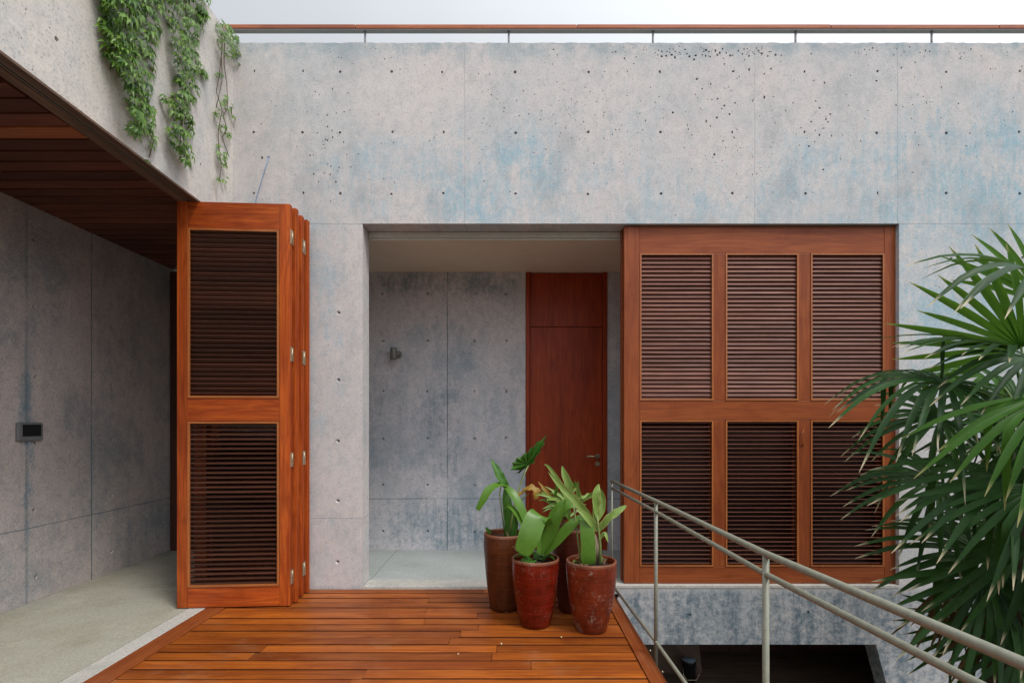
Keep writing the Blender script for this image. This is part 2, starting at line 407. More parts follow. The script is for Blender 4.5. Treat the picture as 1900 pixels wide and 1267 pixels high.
M_edge_shade = wood('board_edge_shade', (.07, .018, .006), (.045, .011, .004), (.02, .006, .003), .8, .1, var=.4)  # shade of the gaps painted into the colour of the board sides
M_border = wood('deck_border', (.30, .08, .018), (.22, .053, .012), (.13, .027, .007), .45, .3, worn=.3, var=.2)
M_ceilw = wood('ceiling_slat', (.15, .055, .031), (.10, .034, .019), (.05, .017, .01), .5, .25, var=.8)
M_ceilo = wood('ceiling_slat_orange', (.42, .16, .05), (.32, .10, .03), (.2, .05, .02), .5, .4, var=.2)
M_trim = wood('weathered_trim', (.17, .12, .085), (.12, .08, .055), (.06, .04, .027), .6, .3, var=.5)
M_rail = paint('rail_paint', (.24, .245, .19), .42, 0, .4, nz=.22, scale=45)
M_track = paint('track_metal', (.55, .57, .53), .5, .1, nz=.1)
M_steel = paint('brushed_steel', (.55, .45, .30), .35, .85, nz=.3, scale=90)
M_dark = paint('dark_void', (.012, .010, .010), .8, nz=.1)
M_black = paint('black_gloss', (.006, .006, .008), .12, nz=0)
M_grey = paint('grey_plastic', (.16, .165, .165), .4, nz=.08)
M_lamp = paint('lamp_metal', (.20, .20, .175), .45, .2, nz=.1)
M_soil = paint('soil', (.03, .02, .013), .95, nz=.3, scale=60)
M_ground = paint('ground_soil', (.10, .085, .06), .95, nz=.3, scale=4)
M_bluew = paint('blue_cord', (.18, .30, .48), .6, nz=.05)
M_petal = paint('petal', (.62, .52, .33), .7, nz=.2, scale=80)
def glaze(name, c, worn, wc=(.34, .24, .19), rough=.3):
    t = NT(name); p = t.pos(); X, Y, Z = t.sep(p)
    n = t.noise(p, 9, 6, .7); m = t.noise(t.xyz(t.m('MULTIPLY', X, 1.3), t.m('MULTIPLY', Y, 1.3), t.m('MULTIPLY', Z, .8)), 75, 5, .75)
    col = t.mix(t.mr(n, .35, .7), c, tuple(x*.5 for x in c))
    rings = t.noise(t.xyz(t.m('MULTIPLY', X, 2), t.m('MULTIPLY', Y, 2), t.m('MULTIPLY', Z, 60)), 1, 4, .65)
    col = t.mix(t.mr(rings, .45, .7, 0, .45), col, tuple(min(1, x*1.7) for x in c))
    drip = t.noise(t.xyz(t.m('MULTIPLY', X, 30), t.m('MULTIPLY', Y, 30), t.m('MULTIPLY', Z, 4)), 1, 5, .7)
    col = t.mix(t.mr(drip, .48, .7, 0, .4), col, tuple(x*.35 for x in c))
    w = t.m('ADD', t.m('ADD', t.m('MULTIPLY', t.noise(p, 7, 3, .6), .38), t.m('MULTIPLY', m, .42)), t.m('MULTIPLY', t.noise(p, 26, 5, .7), .2))
    wm = t.mr(w, .535, .60, 0, worn)
    wm = t.m('MAXIMUM', wm, t.mr(m, .68, .74, 0, worn*.8))
    col = t.mix(wm, col, wc)
    t.bump(t.m('ADD', m, t.m('MULTIPLY', rings, .6)), .16, .004)
    return t.fin(col, t.m('ADD', t.mr(n, .3, .7, rough*.8, rough*1.3), t.m('MULTIPLY', wm, .3)), .32)
M_rim = glaze('worn_rim', (.20, .07, .035), .4, rough=.5)
M_potA = glaze('brown_glaze', (.10, .027, .008), .06, rough=.33)
M_potB = glaze('red_glaze', (.15, .011, .004), .22, rough=.2)
M_potC = glaze('dark_red_glaze', (.11, .02, .01), .1, rough=.4)
M_potD = glaze('chipped_red_glaze', (.18, .027, .009), .7, rough=.24)
M_strap = leaf_mat('strap_leaf', (.045, .13, .012), (.10, .205, .02), None, .36, .16, 60)
M_aloc = leaf_mat('pleated_leaf', (.04, .13, .018), (.06, .165, .022), None, .35, .22, 60)
M_varieg = leaf_mat('striped_leaf', (.085, .18, .028), (.19, .28, .06), (.40, .42, .15), .42, .16, 34)
M_yel = leaf_mat('withered_leaf', (.40, .27, .04), (.28, .13, .03), None, .5, .2)
M_stem = leaf_mat('plant_stem', (.20, .26, .08), (.24, .30, .1), None, .5, .05)
M_vine = leaf_mat('creeper_leaf', (.03, .095, .012), (.19, .32, .05), None, .33, .22)
M_vstem = paint('creeper_stem', (.14, .085, .05), .8, nz=.2)
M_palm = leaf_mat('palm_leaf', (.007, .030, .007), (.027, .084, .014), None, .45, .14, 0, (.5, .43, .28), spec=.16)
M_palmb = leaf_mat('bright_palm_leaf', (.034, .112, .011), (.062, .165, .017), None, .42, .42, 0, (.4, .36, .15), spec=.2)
M_palmd = leaf_mat('dry_palm_leaf', (.09, .045, .02), (.17, .095, .045), None, .7, .1)
M_pstem = leaf_mat('palm_stalk', (.10, .17, .04), (.12, .2, .05), None, .5, .0)
M_bark = paint('palm_bark', (.075, .05, .03), .9, nz=.4, scale=25)

# ------------------------------------------------------------------ ground
g = MB(); g.face([(-400, -400, -3.2), (400, -400, -3.2), (400, 400, -3.2), (-400, 400, -3.2)])
tag(g.build('ground', M_ground), kind='structure')

# ------------------------------------------------------------------ main facade wall
rng = random.Random(3)
def jag(z, x0, x1, step, a):
    n = int(abs(x1-x0)/step); return [(x0+(x1-x0)*i/n, z+rng.uniform(-a, a)) for i in range(n+1)]
XL, XR, ZT, OPL, OPR, OPT = -2.36, 8.0, 4.615, -1.265, 3.275, 3.087
outer = [(XL, -3.2), (XR, -3.2)] + jag(ZT, XR, XL, .045, .004)
opening = [(OPL, .02), (OPR, .03), (OPR, OPT), (OPL, OPT)]
LOW_L, LOW_R0, LOW_R1, LOW_T = -1.0, 3.08, 3.75, px2z(1195)
lower = [(LOW_L, -3.0), (LOW_R1, -3.0), (LOW_R0, LOW_T), (LOW_L, LOW_T)]
pits = []
for z in (4.373, 3.858, 3.342):
    for x in (471, 562, 632, 727, 822, 957, 1091, 1225, 1360, 1494, 1628, 1757, 1892, 2025, 2160):
        pits.append((px2x(x)+rng.uniform(-.008, .008), z+rng.uniform(-.006, .006), rng.uniform(.0095, .0135), .035, False))
for (x, y) in ((628, 580), (628, 705), (627, 818), (627, 929), (626, 1042)):
    pits.append((px2x(x), px2z(y), .0095, .03, True))
for (x, y) in ((1765, 479), (1897, 478), (1765, 600), (498, 292), (486, 293), (1280, 1140), (1500, 1135)):
    pits.append((px2x(x), px2z(y), .011, .03, False))
for (cx, cy, sx, sy, n, r0, r1) in ((615, 280, 25, 45, 40, .003, .008), (690, 100, 60, 10, 16, .003, .006), (1040, 200, 60, 60, 60, .0025, .006),
        (1110, 245, 60, 30, 34, .0025, .006), (1340, 190, 45, 40, 34, .004, .011), (1500, 220, 40, 55, 34, .004, .009), (1340, 98, 60, 7, 70, .004, .011),
        (1200, 97, 60, 6, 24, .003, .008), (1690, 95, 60, 6, 30, .003, .009), (1700, 190, 50, 60, 26, .003, .008), (1180, 130, 60, 25, 14, .003, .007),
        (1330, 290, 25, 15, 16, .002, .005), (1440, 290, 40, 40, 20, .003, .005), (1250, 220, 330, 90, 120, .002, .006), (800, 200, 220, 90, 80, .002, .006),
        (560, 200, 60, 90, 20, .002, .006), (1140, 290, 60, 15, 16, .002, .005), (1800, 560, 80, 60, 20, .002, .005), (650, 800, 16, 180, 26, .002, .004),
        (1880, 180, 60, 70, 24, .003, .007), (1500, 1120, 160, 20, 16, .003, .007)):
    for _ in range(n):
        x, z = px2x(rng.gauss(cx, sx)), px2z(rng.gauss(cy, sy)); r = rng.uniform(r0, r1)
        if not (XL+.05 < x < XR-.1 and z < ZT-.03): continue
        if OPL-.06 < x < OPR+.06 and z < OPT+.04 and z > 0: continue
        if -.15 < z < .08 or LOW_T-.05 < z < LOW_T+.05: continue
        if z < .05 and x < .9: continue
        pits.append((x, z, r, r*2.4, False))
w = MB()
perforated(w, outer, [opening, lower], pits, lambda u, v, d: (u, d, v))
T = .198
rev = [(OPL, .02, OPL, OPT), (OPL, OPT, OPR, OPT), (OPR, OPT, OPR, .03)]
for a, b, c, d in rev: w.face([(a, 0, b), (a, T, b), (c, T, d), (c, 0, d)])
w.face([(LOW_R0, 0, LOW_T), (LOW_R0, .17, LOW_T), (LOW_R1, .17, -3), (LOW_R1, 0, -3)])
w.face([(LOW_L, 0, LOW_T), (LOW_L, .17, LOW_T), (LOW_R0, .17, LOW_T), (LOW_R0, 0, LOW_T)])
# back side, top
w.face([(XL, 0, ZT-.004), (XR, 0, ZT-.004), (XR, T, ZT-.004), (XL, T, ZT-.004)])
w.face([(XL, T, OPT), (XL, T, ZT-.004), (XR, T, ZT-.004), (XR, T, OPT)])
w.face([(XL, T, -.2), (XL, T, OPT), (OPL, T, OPT), (OPL, T, -.2)])
w.face([(OPR, T, -.2), (OPR, T, OPT), (XR, T, OPT), (XR, T, -.2)])
w.face([(XL, 0, -3.2), (XL, 0, ZT-.004), (XL, T, ZT-.004), (XL, T, -3.2)])
tag(w.build('facade_wall', M_wall), 'tall weathered concrete facade wall with blue stains, tie holes and one wide doorway', 'wall')

# sill under the opening
m = MB(); m.box(OPL+.001, .842, -.004, T+.002, -.06, .021); m.box(.8425, OPR-.004, -.004, T+.002, .004, .0305)
tag(m.build('door_sill', M_sill, bevel=.004), 'pale concrete sill along the bottom of the wide doorway', 'sill')
# track across the head of the doorway
m = MB(); m.box(OPL+.002, OPR-.002, .185, .235, 3.036, 3.084); m.box(OPL+.002, OPR-.002, .205, .215, 3.018, 3.036)
tag(m.build('door_track', M_track, bevel=.003), 'grey metal sliding track across the head of the wide doorway', 'track')

# ------------------------------------------------------------------ corridor behind the doorway
CB, CZ = 1.35, 3.07
def bx(u): return (u-950)/167.8
def bz(y): return EYE+(785-y)/167.8
m = MB(); pits = []
for x in (710, 793, 881, 939):
    for y in (545, 632, 726, 813, 900, 986): pits.append((bx(x)+rng.uniform(-.006, .006), bz(y)+rng.uniform(-.006, .006), .0095, .03, True))
for _ in range(60): pits.append((rng.uniform(bx(690), bx(970)), rng.uniform(.1, 3), rng.uniform(.0015, .0035), .006, False))
dx0, dx1 = bx(975), bx(1127)
perforated(m, [(-2.6, -.05), (dx0, -.05), (dx0, 3.2), (-2.6, 3.2)], [], pits, lambda u, v, d: (u, CB+d, v))
m.face([(dx1, CB, -.05), (4.2, CB, -.05), (4.2, CB, 3.2), (dx1, CB, 3.2)])
m.face([(dx0, CB, -.05), (dx0, CB, 3.2), (dx0, CB+.1, 3.2), (dx0, CB+.1, -.05)])
m.face([(dx1, CB, -.05), (dx1, CB, 3.2), (dx1, CB+.1, 3.2), (dx1, CB+.1, -.05)])
tag(m.build('corridor_wall', M_back), 'blue grey concrete wall with ringed tie holes seen through the doorway', 'wall')
m = MB(); m.box(4.2, 4.3, T+.004, CB+.2, -.05, 3.2)
tag(m.build('corridor_end_wall', M_back), 'plain concrete wall closing the far right end of the corridor', 'wall')
m = MB(); m.box(XL+.0, 4.3, T+.004, CB+.3, CZ, CZ+.2)
tag(m.build('ceiling', M_ceil), kind='structure')
m = MB()
m.box(XL+.1, -1.275, T+.006, CB+.2, -.25, 0.0); m.box(-1.269, .35, T+.006, CB+.2, -.25, 0.0); m.box(.356, 4.3, T+.006, CB+.2, -.25, 0.0)
tag(m.build('corridor_floor', M_cfloor, bevel=.002), kind='structure')
# flush door
d = empty('wooden_door', (0, CB, 0), label='tall flush reddish wooden door with a steel lever behind the potted plants', cat='door')
m = MB(); m.box(dx0+.003, bx(983), -.012, .09, 0, 3.065, 'z'); m.box(bx(1118), dx1-.003, -.012, .09, 0, 3.065, 'z')
m.build('door_frame', M_red, d, bevel=.002)
m = MB(); m.box(bx(983)+.004, bx(1118)-.004, .018, .06, .005, bz(606)-.003, 'z'); m.build('door_leaf', M_red, d, bevel=.002)
m = MB(); m.box(bx(983)+.004, bx(1118)-.004, .018, .06, bz(606)+.003, 3.064, 'z'); m.build('transom_panel', M_red, d, bevel=.002)
hx, hz = bx(1109), bz(846)
m = MB(); m.tube([(hx, .018, hz), (hx, -.045, hz), (hx-.02, -.055, hz), (hx-.13, -.055, hz+.003)], .010)
m.tube([(hx, .018, hz), (hx, .008, hz)], .027, 20); m.build('lever_handle', M_steel, d)
m = MB(); m.tube([(hx, .018, hz-.085), (hx, .006, hz-.085)], .026, 20); m.box(hx-.004, hx+.004, .001, .006, hz-.1, hz-.07); m.build('lock_cylinder', M_steel, d)
m = MB(); m.box(dx0-.2, dx1+.2, .105, .14, 0, 3.2); m.build('light_blocker', M_dark, d)  # unseen dark panel added to stop sky light leaking round the door
# spot lamp
l = empty('wall_lamp', (-1.285, CB-.1, bz(658)), label='small grey green cylindrical wall lamp on the concrete wall left of the red door', cat='lamp')
m = MB(); m.lathe([(0, .062), (.034, .062), (.037, .058), (.037, -.058), (.034, -.062), (.028, -.05), (0, -.05)], n=24); m.build('lamp_body', M_lamp, l)
m = MB(); m.tube([(.03, 0, 0), (.03, .1, 0)], .02, 12); m.tube([(.03, .085, 0), (.03, .099, 0)], .042, 24); m.build('lamp_bracket', M_lamp, l)
# dark door leaf at the end of the passage
dd = MB(); dd.box(-3.76, -2.604, CB-.03, CB+.05, .0, 3.066, 'z')
tag(dd.build('passage_door', M_dslat), 'dark wooden door panel at the far end of the left passage', 'door')

# ------------------------------------------------------------------ left passage
LX = -3.77
def ly(x): return -LX*FPX/(950-x)-DIST
m = MB(); pits = []
for yy in (-1.08, -.29, .50, 1.15, -1.9):
    for z in (.19, .72, 1.24, 1.76, 2.31, 2.85): pits.append((yy+rng.uniform(-.01, .01), z+rng.uniform(-.01, .01), .0105, .03, True))
for _ in range(90): pits.append((rng.uniform(-1.5, 1.3), rng.uniform(.1, 3), rng.uniform(.002, .005), .008, False))
perforated(m, [(-7, -.3), (CB+.05, -.3), (CB+.05, 3.35), (-7, 3.35)], [], pits, lambda u, v, d_: (LX-d_, u, v))
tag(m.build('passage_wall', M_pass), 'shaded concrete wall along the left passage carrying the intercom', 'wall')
m = MB(); m.box(LX+.004, -2.456, -7, -.003, -.25, 0.0); m.box(LX+.004, XL+.096, .003, CB+.2, -.25, 0.0)
tag(m.build('passage_floor', M_floor, bevel=.002), kind='structure')
m = MB(); m.box(-2.450, -2.325, -7, -.003, -.25, .001)
tag(m.build('kerb', M_sill, bevel=.005), kind='structure')
# overhang
FB = lambda y: 3.08-.027*(y+.52)
m = MB(); pits = []
def fy(x): return 2.36*FPX/(950-x)-DIST
def fz(x, y): return EYE+(785-y)/FPX*(2.36*FPX/(950-x))
for (x, y, r) in ((105, 73, .013), (370, 180, .009), (350, 305, .008), (372, 305, .01), (48, 18, .005), (92, 52, .005), (377, 262, .004), (60, 130, .004)):
    pits.append((fy(x), fz(x, y), r, r*2, False))
for _ in range(120): pits.append((rng.uniform(-2.3, -.1), rng.uniform(3.2, 4.4), rng.uniform(.0012, .0035), .006, False))
for _ in range(50): pits.append((fy(rng.gauss(300, 12)), fz(300, rng.gauss(145, 20)), rng.uniform(.0012, .0035), .006, False))
perforated(m, [(-7, FB(-7)), (-.001, FB(0))]+jag(4.64, -.001, -7, .05, .003), [], pits, lambda u, v, d_: (XL-d_, u, v))
m.face([(XL, -7, 4.636), (XL, -.001, 4.636), (-6, -.001, 4.636), (-6, -7, 4.636)])
m.face([(XL, -7, FB(-7)), (XL, -.001, FB(0)), (XL-.02, -.001, FB(0)), (XL-.02, -7, FB(-7))])
m.face([(XL-.03, -7, 3.4), (XL-.03, -.001, 3.4), (-6, -.001, 3.4), (-6, -7, 3.4)])
tag(m.build('roof_overhang', M_fascia), 'deep concrete overhang above the left passage with creepers hanging down it', 'overhang')
def sloped(mb, xa, xb, za, zb):
    mb.hexa([(x, y, FB(y)+z) for x in (xa, xb) for y in (-7, -.002) for z in (za, zb)])
t_ = empty('folding_door_track', (0, 0, 0), label='weathered dark timber track under the edge of the concrete overhang', cat='track')
m = MB(); sloped(m, XL-.068, XL-.022, -.004, .06); sloped(m, XL-.165, XL-.100, -.006, .06); m.build('timber_trim', M_trim, t_, bevel=.003)
m = MB(); sloped(m, XL-.099, XL-.091, .0, .05); sloped(m, XL-.077, XL-.069, .0, .05); sloped(m, XL-.091, XL-.077, .03, .05); m.build('track_channel', M_lamp, t_)
c_ = empty('slatted_ceiling', (0, 0, 0), label='dark slatted timber ceiling over the left passage with one orange slat', cat='ceiling')
m = MB(); yy = CB
k = 0
while yy > -7:
    d_ = yy+DIST
    org = abs((yy-.055)-(3.02-DIST)) < .066
    x1 = XL-.175 if yy < 0 else XL-.02
    m.box(LX+.003, x1, yy-.113, yy, 3.10, 3.125, 'x', mi=1 if org else 0); yy -= .132
m.build('slats', [M_ceilw, M_ceilo], c_, bevel=.002)
m = MB(); m.box(LX+.003, XL-.02, -7, CB, 3.15, 3.17); m.build('backing_board', M_dark, c_)
# intercom
ic = empty('intercom', (LX, ly(52), 1.333), label='grey rectangular intercom panel with a black screen on the left passage wall', cat='intercom')
hw, hh = .108, .073
m = MB(); m.box(.002, .026, -hw, hw, -hh, hh); m.build('housing', M_grey, ic, bevel=.012)
m = MB(); m.box(.024, .0275, -.072, .086, -.035, .057); m.build('screen', M_black, ic, bevel=.002)
m = MB(); m.box(.024, .0268, -.098, -.080, -.057, .057); m.build('side_button', M_grey, ic, bevel=.001)

# ------------------------------------------------------------------ timber deck
dk = empty('timber_deck', (0, 0, 0), label='orange brown timber deck of long boards in front of the doorway', cat='deck')
m = MB(); yy = -.004; row = 0
while yy > -6.5:
    x = -2.178; cut = rng.uniform(.4, 2.2) if row % 3 else rng.uniform(1.2, 2.6)
    xs = [x, min(x+cut, .0+.6), .742]
    if cut < .9: xs.insert(2, xs[1]+1.45)
    for a, b in zip(xs[:-1], xs[1:]):
        zz = rng.uniform(-.004, .001)
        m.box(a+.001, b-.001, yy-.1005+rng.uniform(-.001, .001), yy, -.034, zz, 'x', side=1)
    yy -= .1105; row += 1
m.build('board_field', [M_deck, M_edge_shade], dk, bevel=.0025)
m = MB(); m.box(-2.321, -2.183, -6.5, -.004, -.03, .002, 'y'); m.build('border_board', M_border, dk, bevel=.003)
m = MB(); m.box(.747, .838, -6.5, -.02, -.03, .002, 'y'); m.build('border_board', M_border, dk, bevel=.003)
m = MB(); m.box(.800, .832, -6.5, -.02, -.28, -.032, 'y'); m.build('edge_beam', M_border, dk)
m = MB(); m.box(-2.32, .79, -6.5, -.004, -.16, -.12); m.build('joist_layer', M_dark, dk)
# petals
for i, (px, py) in enumerate(((1041, 1184), (930, 1196), (1041, 1186), (1206, 1209), (940, 1138), (222, 1184), (850, 1215), (1229, 1248))):
    dpt = EYE*FPX/(py-785); q = P(px, py, dpt)
    if i == 2: continue
    m = MB(); a = rng.random()*6; r = rng.uniform(.006, .011)
    m.ribbon([(-r, 0, .004), (0, 0, .009), (r, 0, .005)], [.001, r*.6, .001], (0, 0, 1), .3, 6)
    o = m.build('fallen_petal', M_petal); o.location = (q.x, q.y, .003); o.rotation_euler.z = a
    tag(o, 'tiny pale dry petal fallen on the deck boards', 'petal', 'petals fallen on the deck')

# ------------------------------------------------------------------ louvred leaves
def louvres(mb, x0, x1, z0, z1, y0, y1, pitch, outer_high, th=.007, tilt=None):
    n = int((z1-z0)/pitch+.5); pitch = (z1-z0)/n
    L = math.hypot(y1-y0, pitch*.92); ang = math.atan2(pitch*.98, y1-y0)*(-1 if outer_high else 1)
    if tilt is not None: ang = R(tilt+rng.uniform(-1.5, 1.5)); L = (y1-y0)/math.cos(ang)
    for i in range(n):
        z = z0+(i+.5)*pitch
        M = Matrix.Translation(((x0+x1)/2, (y0+y1)/2, z)) @ Matrix.Rotation(ang+rng.uniform(-.03, .03), 4, 'X')
        mb.box(-(x1-x0)/2, (x1-x0)/2, -L/2, L/2, -th/2, th/2, 'x', M)
def bead(mb, x0, x1, z0, z1, w, y0, y1):
    mb.box(x0, x1, y0, y1, z1-w, z1, 'x'); mb.box(x0, x1, y0, y1, z0, z0+w, 'x')
    mb.box(x0, x0+w, y0, y1, z0+w, z1-w, 'z'); mb.box(x1-w, x1, y0, y1, z0+w, z1-w, 'z')
def pins(mb, x0, x1, z0, z1, w, y, nv, nh):
    for i in range(nv):
        z = z0+(i+.5)/nv*(z1-z0)
        for x in (x0+w/2, x1-w/2): mb.tube([(x, y+.002, z), (x, y-.0015, z)], .0032, 6, mi=1)
    for i in range(nh):
        x = x0+(i+.5)/nh*(x1-x0)
        for z in (z0+w/2, z1-w/2): mb.tube([(x, y+.002, z), (x, y-.0015, z)], .0032, 6, mi=1)

# sliding shutters: front leaf and one behind it
sc = FPX/4.44
def sx(x): return (x-950)/sc
def sz(y): return EYE+(785-y)/sc
def shutter(y0, label, detail=True, dx=0):
    th = .048
    r = empty('sliding_shutter', (dx, y0, 0), label=label, cat='shutter', group='sliding louvred shutters in the doorway')
    X0, X1, Z0, Z1 = sx(1158), sx(1662), sz(1082), sz(420)
    ox = [(sx(1187), sx(1324)), (sx(1346), sx(1482)), (sx(1504), sx(1641))]
    zl = (sz(1051), sz(779)); zu = (sz(743), sz(470))
    for a, b in ((X0, ox[0][0]), (ox[2][1], X1)):
        m = MB(); m.box(a, b, 0, th, Z0, Z1, 'z'); m.build('stile', M_shut, r, bevel=.003)
    for a, b in ((Z0, zl[0]), (zl[1], zu[0]), (zu[1], Z1)):
        m = MB(); m.box(ox[0][0]+.0006, ox[2][1]-.0006, .0015, th-.0015, a, b, 'x'); m.build('rail', M_shut, r, bevel=.003)
    for a, b in ((ox[0][1], ox[1][0]), (ox[1][1], ox[2][0])):
        for zz in (zl, zu):
            m = MB(); m.box(a, b, .002, th-.002, zz[0]+.0006, zz[1]-.0006, 'z'); m.build('mullion', M_shut, r, bevel=.003)
    for a, b in ox:
        for zz in (zl, zu):
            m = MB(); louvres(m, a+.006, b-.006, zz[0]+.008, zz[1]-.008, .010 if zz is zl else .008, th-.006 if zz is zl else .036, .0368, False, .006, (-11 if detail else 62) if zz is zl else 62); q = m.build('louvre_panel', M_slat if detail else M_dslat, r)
            if detail:
                m = MB(); bead(m, a+.0015, b-.0015, zz[0]+.0015, zz[1]-.0015, .013, -.004, .006); pins(m, a, b, zz[0], zz[1], .014, -.004, 6, 3); m.build('bead', [M_bead, M_steel], q)
    return r
s1 = shutter(.04, 'front wide louvred timber shutter with six panels covering the right half of the doorway')
m = MB(); zz = sz(816); m.tube([(sx(1490), -.002, sz(798)), (sx(1487), -.014, sz(803)), (sx(1487), -.014, sz(822)), (sx(1490), -.002, sz(827))], .005, 8)
m.build('pull_handle', M_bead, s1)
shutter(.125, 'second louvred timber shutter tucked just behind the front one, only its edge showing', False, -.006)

# folding door: four hinged leaves stacked against the wall
fd = empty('folding_door', (-1.7, -.3, 0), label='orange timber louvred folding door stacked open at the left edge of the deck', cat='door')
PW, PH, PT = .845, 3.075, .044
def leaf_panel(ox_, oy, ix, iy, outer_high):
    """outer end (ox,oy) near the deck, inner end (ix,iy) under the track; local x runs inner -> outer"""
    W_ = math.hypot(ox_-ix, oy-iy); a = math.atan2(oy-iy, ox_-ix)
    m = MB(); st = .078; ys = PT
    zl = (.16, 1.415); zu = (1.59, 2.875)
    m.box(0, st, 0, ys, .006, PH, 'z'); m.box(W_-st, W_, 0, ys, .006, PH, 'z')
    for z0, z1 in ((.006, zl[0]), (zl[1], zu[0]), (zu[1], PH)): m.box(st+.0005, W_-st-.0005, .001, ys-.001, z0+.0005, z1-.0005, 'x')
    p = m.build('door_leaf', M_door, fd, bevel=.003)
    p.location = (ix+1.7, iy+.3, 0); p.rotation_euler.z = a
    for zz in (zl, zu):
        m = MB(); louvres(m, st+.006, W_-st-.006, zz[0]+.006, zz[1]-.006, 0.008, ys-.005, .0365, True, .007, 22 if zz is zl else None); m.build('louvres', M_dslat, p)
        m = MB(); bead(m, st+.0015, W_-st-.0015, zz[0]+.0015, zz[1]-.0015, .016, -.005, .006); pins(m, st, W_-st, zz[0], zz[1], .017, -.005, 5, 3); m.build('bead', [M_bead, M_steel], p)
    # edge mouldings seen on the outer end
    m = MB()
    for y0 in (.008, .028): m.box(W_, W_+.004, y0, y0+.008, .01, PH-.004, 'z')
    m.build('edge_moulding', M_door, p, bevel=.001)
    return p, W_
a1, W1 = leaf_panel(-1.697, -.425, -2.528, -.478, False)
a2, W2 = leaf_panel(-1.683, -.350, -2.50, -.310, False)
a3, W3 = leaf_panel(-1.693, -.210, -2.50, -.235, False)
a4, W4 = leaf_panel(-1.685, -.120, -2.52, -.085, False)
def hinges(p, W_, zs, yy):
    for z in zs:
        m = MB(); m.box(W_+.0005, W_+.0062, yy-.03, yy-.003, z-.055, z+.055); m.box(W_+.0005, W_+.0062, yy+.003, yy+.03, z-.055, z+.055)
        m.tube([(W_+.006, yy, z-.046), (W_+.006, yy, z+.046)], .0035, 8)
        for dz in (-.03, 0, .03):
            for s_ in (-.013, .013): m.tube([(W_+.006, yy+s_, z+dz), (W_+.008, yy+s_, z+dz)], .0035, 6)
        m.build('hinge', M_steel, p)
hinges(a1, W1, (2.83, 1.93, 1.12, .22), .036)
hinges(a3, W3, (2.83, 1.93, 1.12, .22), .036)

# ------------------------------------------------------------------ roof railing
rr = empty('roof_railing', (0, .1, ZT), label='thin timber topped railing along the top of the facade wall', cat='railing')
sc5 = FPX/4.5
zt0 = EYE+(785-45)/FPX*4.48-ZT; zt1 = EYE+(785-53)/FPX*4.48-ZT
m = MB()
cuts = [-2.50, -1.35, .56, 2.75, 4.2, 8]
for i, (a, b) in enumerate(zip(cuts[:-1], cuts[1:])):
    dz = (.0, -.001, .0, -.002, -.001)[i]
    m.box(a+.001, b-.001, -.02, .035, zt1+dz, zt0+dz, 'x')
m.build('handrail', wood('handrail_timber', (.42, .13, .05), (.33, .09, .03), (.22, .05, .02), .5, .4, var=.3), rr, bevel=.006)
m = MB(); m.box(-2.5, 8, -.016, .031, zt1-.008, zt1-.0025); m.build('rail_bar', M_grey, rr)
for x in (677, 944, 1212, 1477, 1730, 1995):
    m = MB(); m.tube([((x-950)/sc5, .008, -.02), ((x-950)/sc5, .008, zt1-.005)], .009, 10); m.build('post', M_grey, rr)
# terrace behind
m = MB(); m.box(-6, 8, T+.003, 14, 3.3, 3.5)
tag(m.build('roof_terrace', M_floor), kind='structure')

# ------------------------------------------------------------------ deck railing
dr = empty('deck_railing', (.86, -2, 0), label='grey green tubular metal railing along the right edge of the deck', cat='railing')
off = Vector((.86, -2, 0))
path = [(.82, .13), (.866, 1.27), (.895, 2.566), (.930, 3.5), (.95, 4.6), (.96, 6.2)]       # x, metres from the wall
def line(zs): return [Vector((x, -y, z))-off for (x, y), z in zip(path, zs)]
m = MB(); m.tube(line([.925, .932, .94, .965, .97, .97]), .0125, 14); m.build('top_rail', M_rail, dr)
m = MB(); m.tube(line([.870, .868, .868, .885, .89, .89]), .0105, 12); m.build('middle_rail', M_rail, dr)
m = MB(); m.tube([Vector((.85, -.12, .037))-off]+line([0, .086, .088, .09, .09, .09])[1:], .0105, 12); m.build('bottom_rail', M_rail, dr)
for i, ((x, y), zb, zt) in enumerate(zip(path[:4]+path[5:], (.0, -.06, -.3, -.3, -.3), (.925, .932, .94, .965, .97))):
    if i == 3: continue
    m = MB(); r = .0075 if i == 0 else .0115
    m.tube([Vector((x, -y, zb))-off, Vector((x, -y, zt-.005))-off], r, 12); m.build('post', M_rail, dr)
m = MB(); m.tube([Vector((.842, -.17, -.0))-off, Vector((.862, -.19, .01))-off], .013, 10); m.tube([Vector((.85, -.18, .0))-off, Vector((.85, -.18, -.03))-off], .006, 8)
m.build('clamp', M_black, dr)

# ------------------------------------------------------------------ lower level under the facade
m = MB(); m.box(-1.0, 4.4, .16, 3.5, -1.30, -1.12, 'x')
tag(m.build('lower_floor', M_trim), kind='structure')
m = MB()
for i in range(24): m.box(-.9+i*.22, -.9+i*.22+.215, 1.35+.004*(i % 3), 1.4, -1.12, .0, 'z')
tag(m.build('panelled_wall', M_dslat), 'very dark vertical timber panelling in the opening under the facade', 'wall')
m = MB(); X = lambda px, d: (px-950)/FPX*d
m.hexa([(X(1225, 5.3)-.5, .85, -1.12), (X(1225, 5.3)-.5, .85, -.5), (X(1225, 5.3)-.5, 1.05, -1.12), (X(1225, 5.3)-.5, 1.05, -.5),
        (X(1303, 5.25), .85, -1.12), (X(1291, 5.25), .85, -.5), (X(1303, 5.25), 1.05, -1.12), (X(1291, 5.25), 1.05, -.5)])
tag(m.build('stub_wall', M_trim, bevel=.004), 'short rough concrete stub wall standing behind the black lantern', 'wall')
ln = empty('lantern', (X(1278, 5.1), .7, -1.12), label='black metal lantern with a glass top in the dark opening below the railing', cat='lantern')
m = MB(); m.lathe([(0, .0), (.062, .0), (.065, .01), (.065, .14), (.068, .15), (.068, .19), (.07, .2), (.066, .206)], n=28); m.build('lantern_body', M_black, ln)
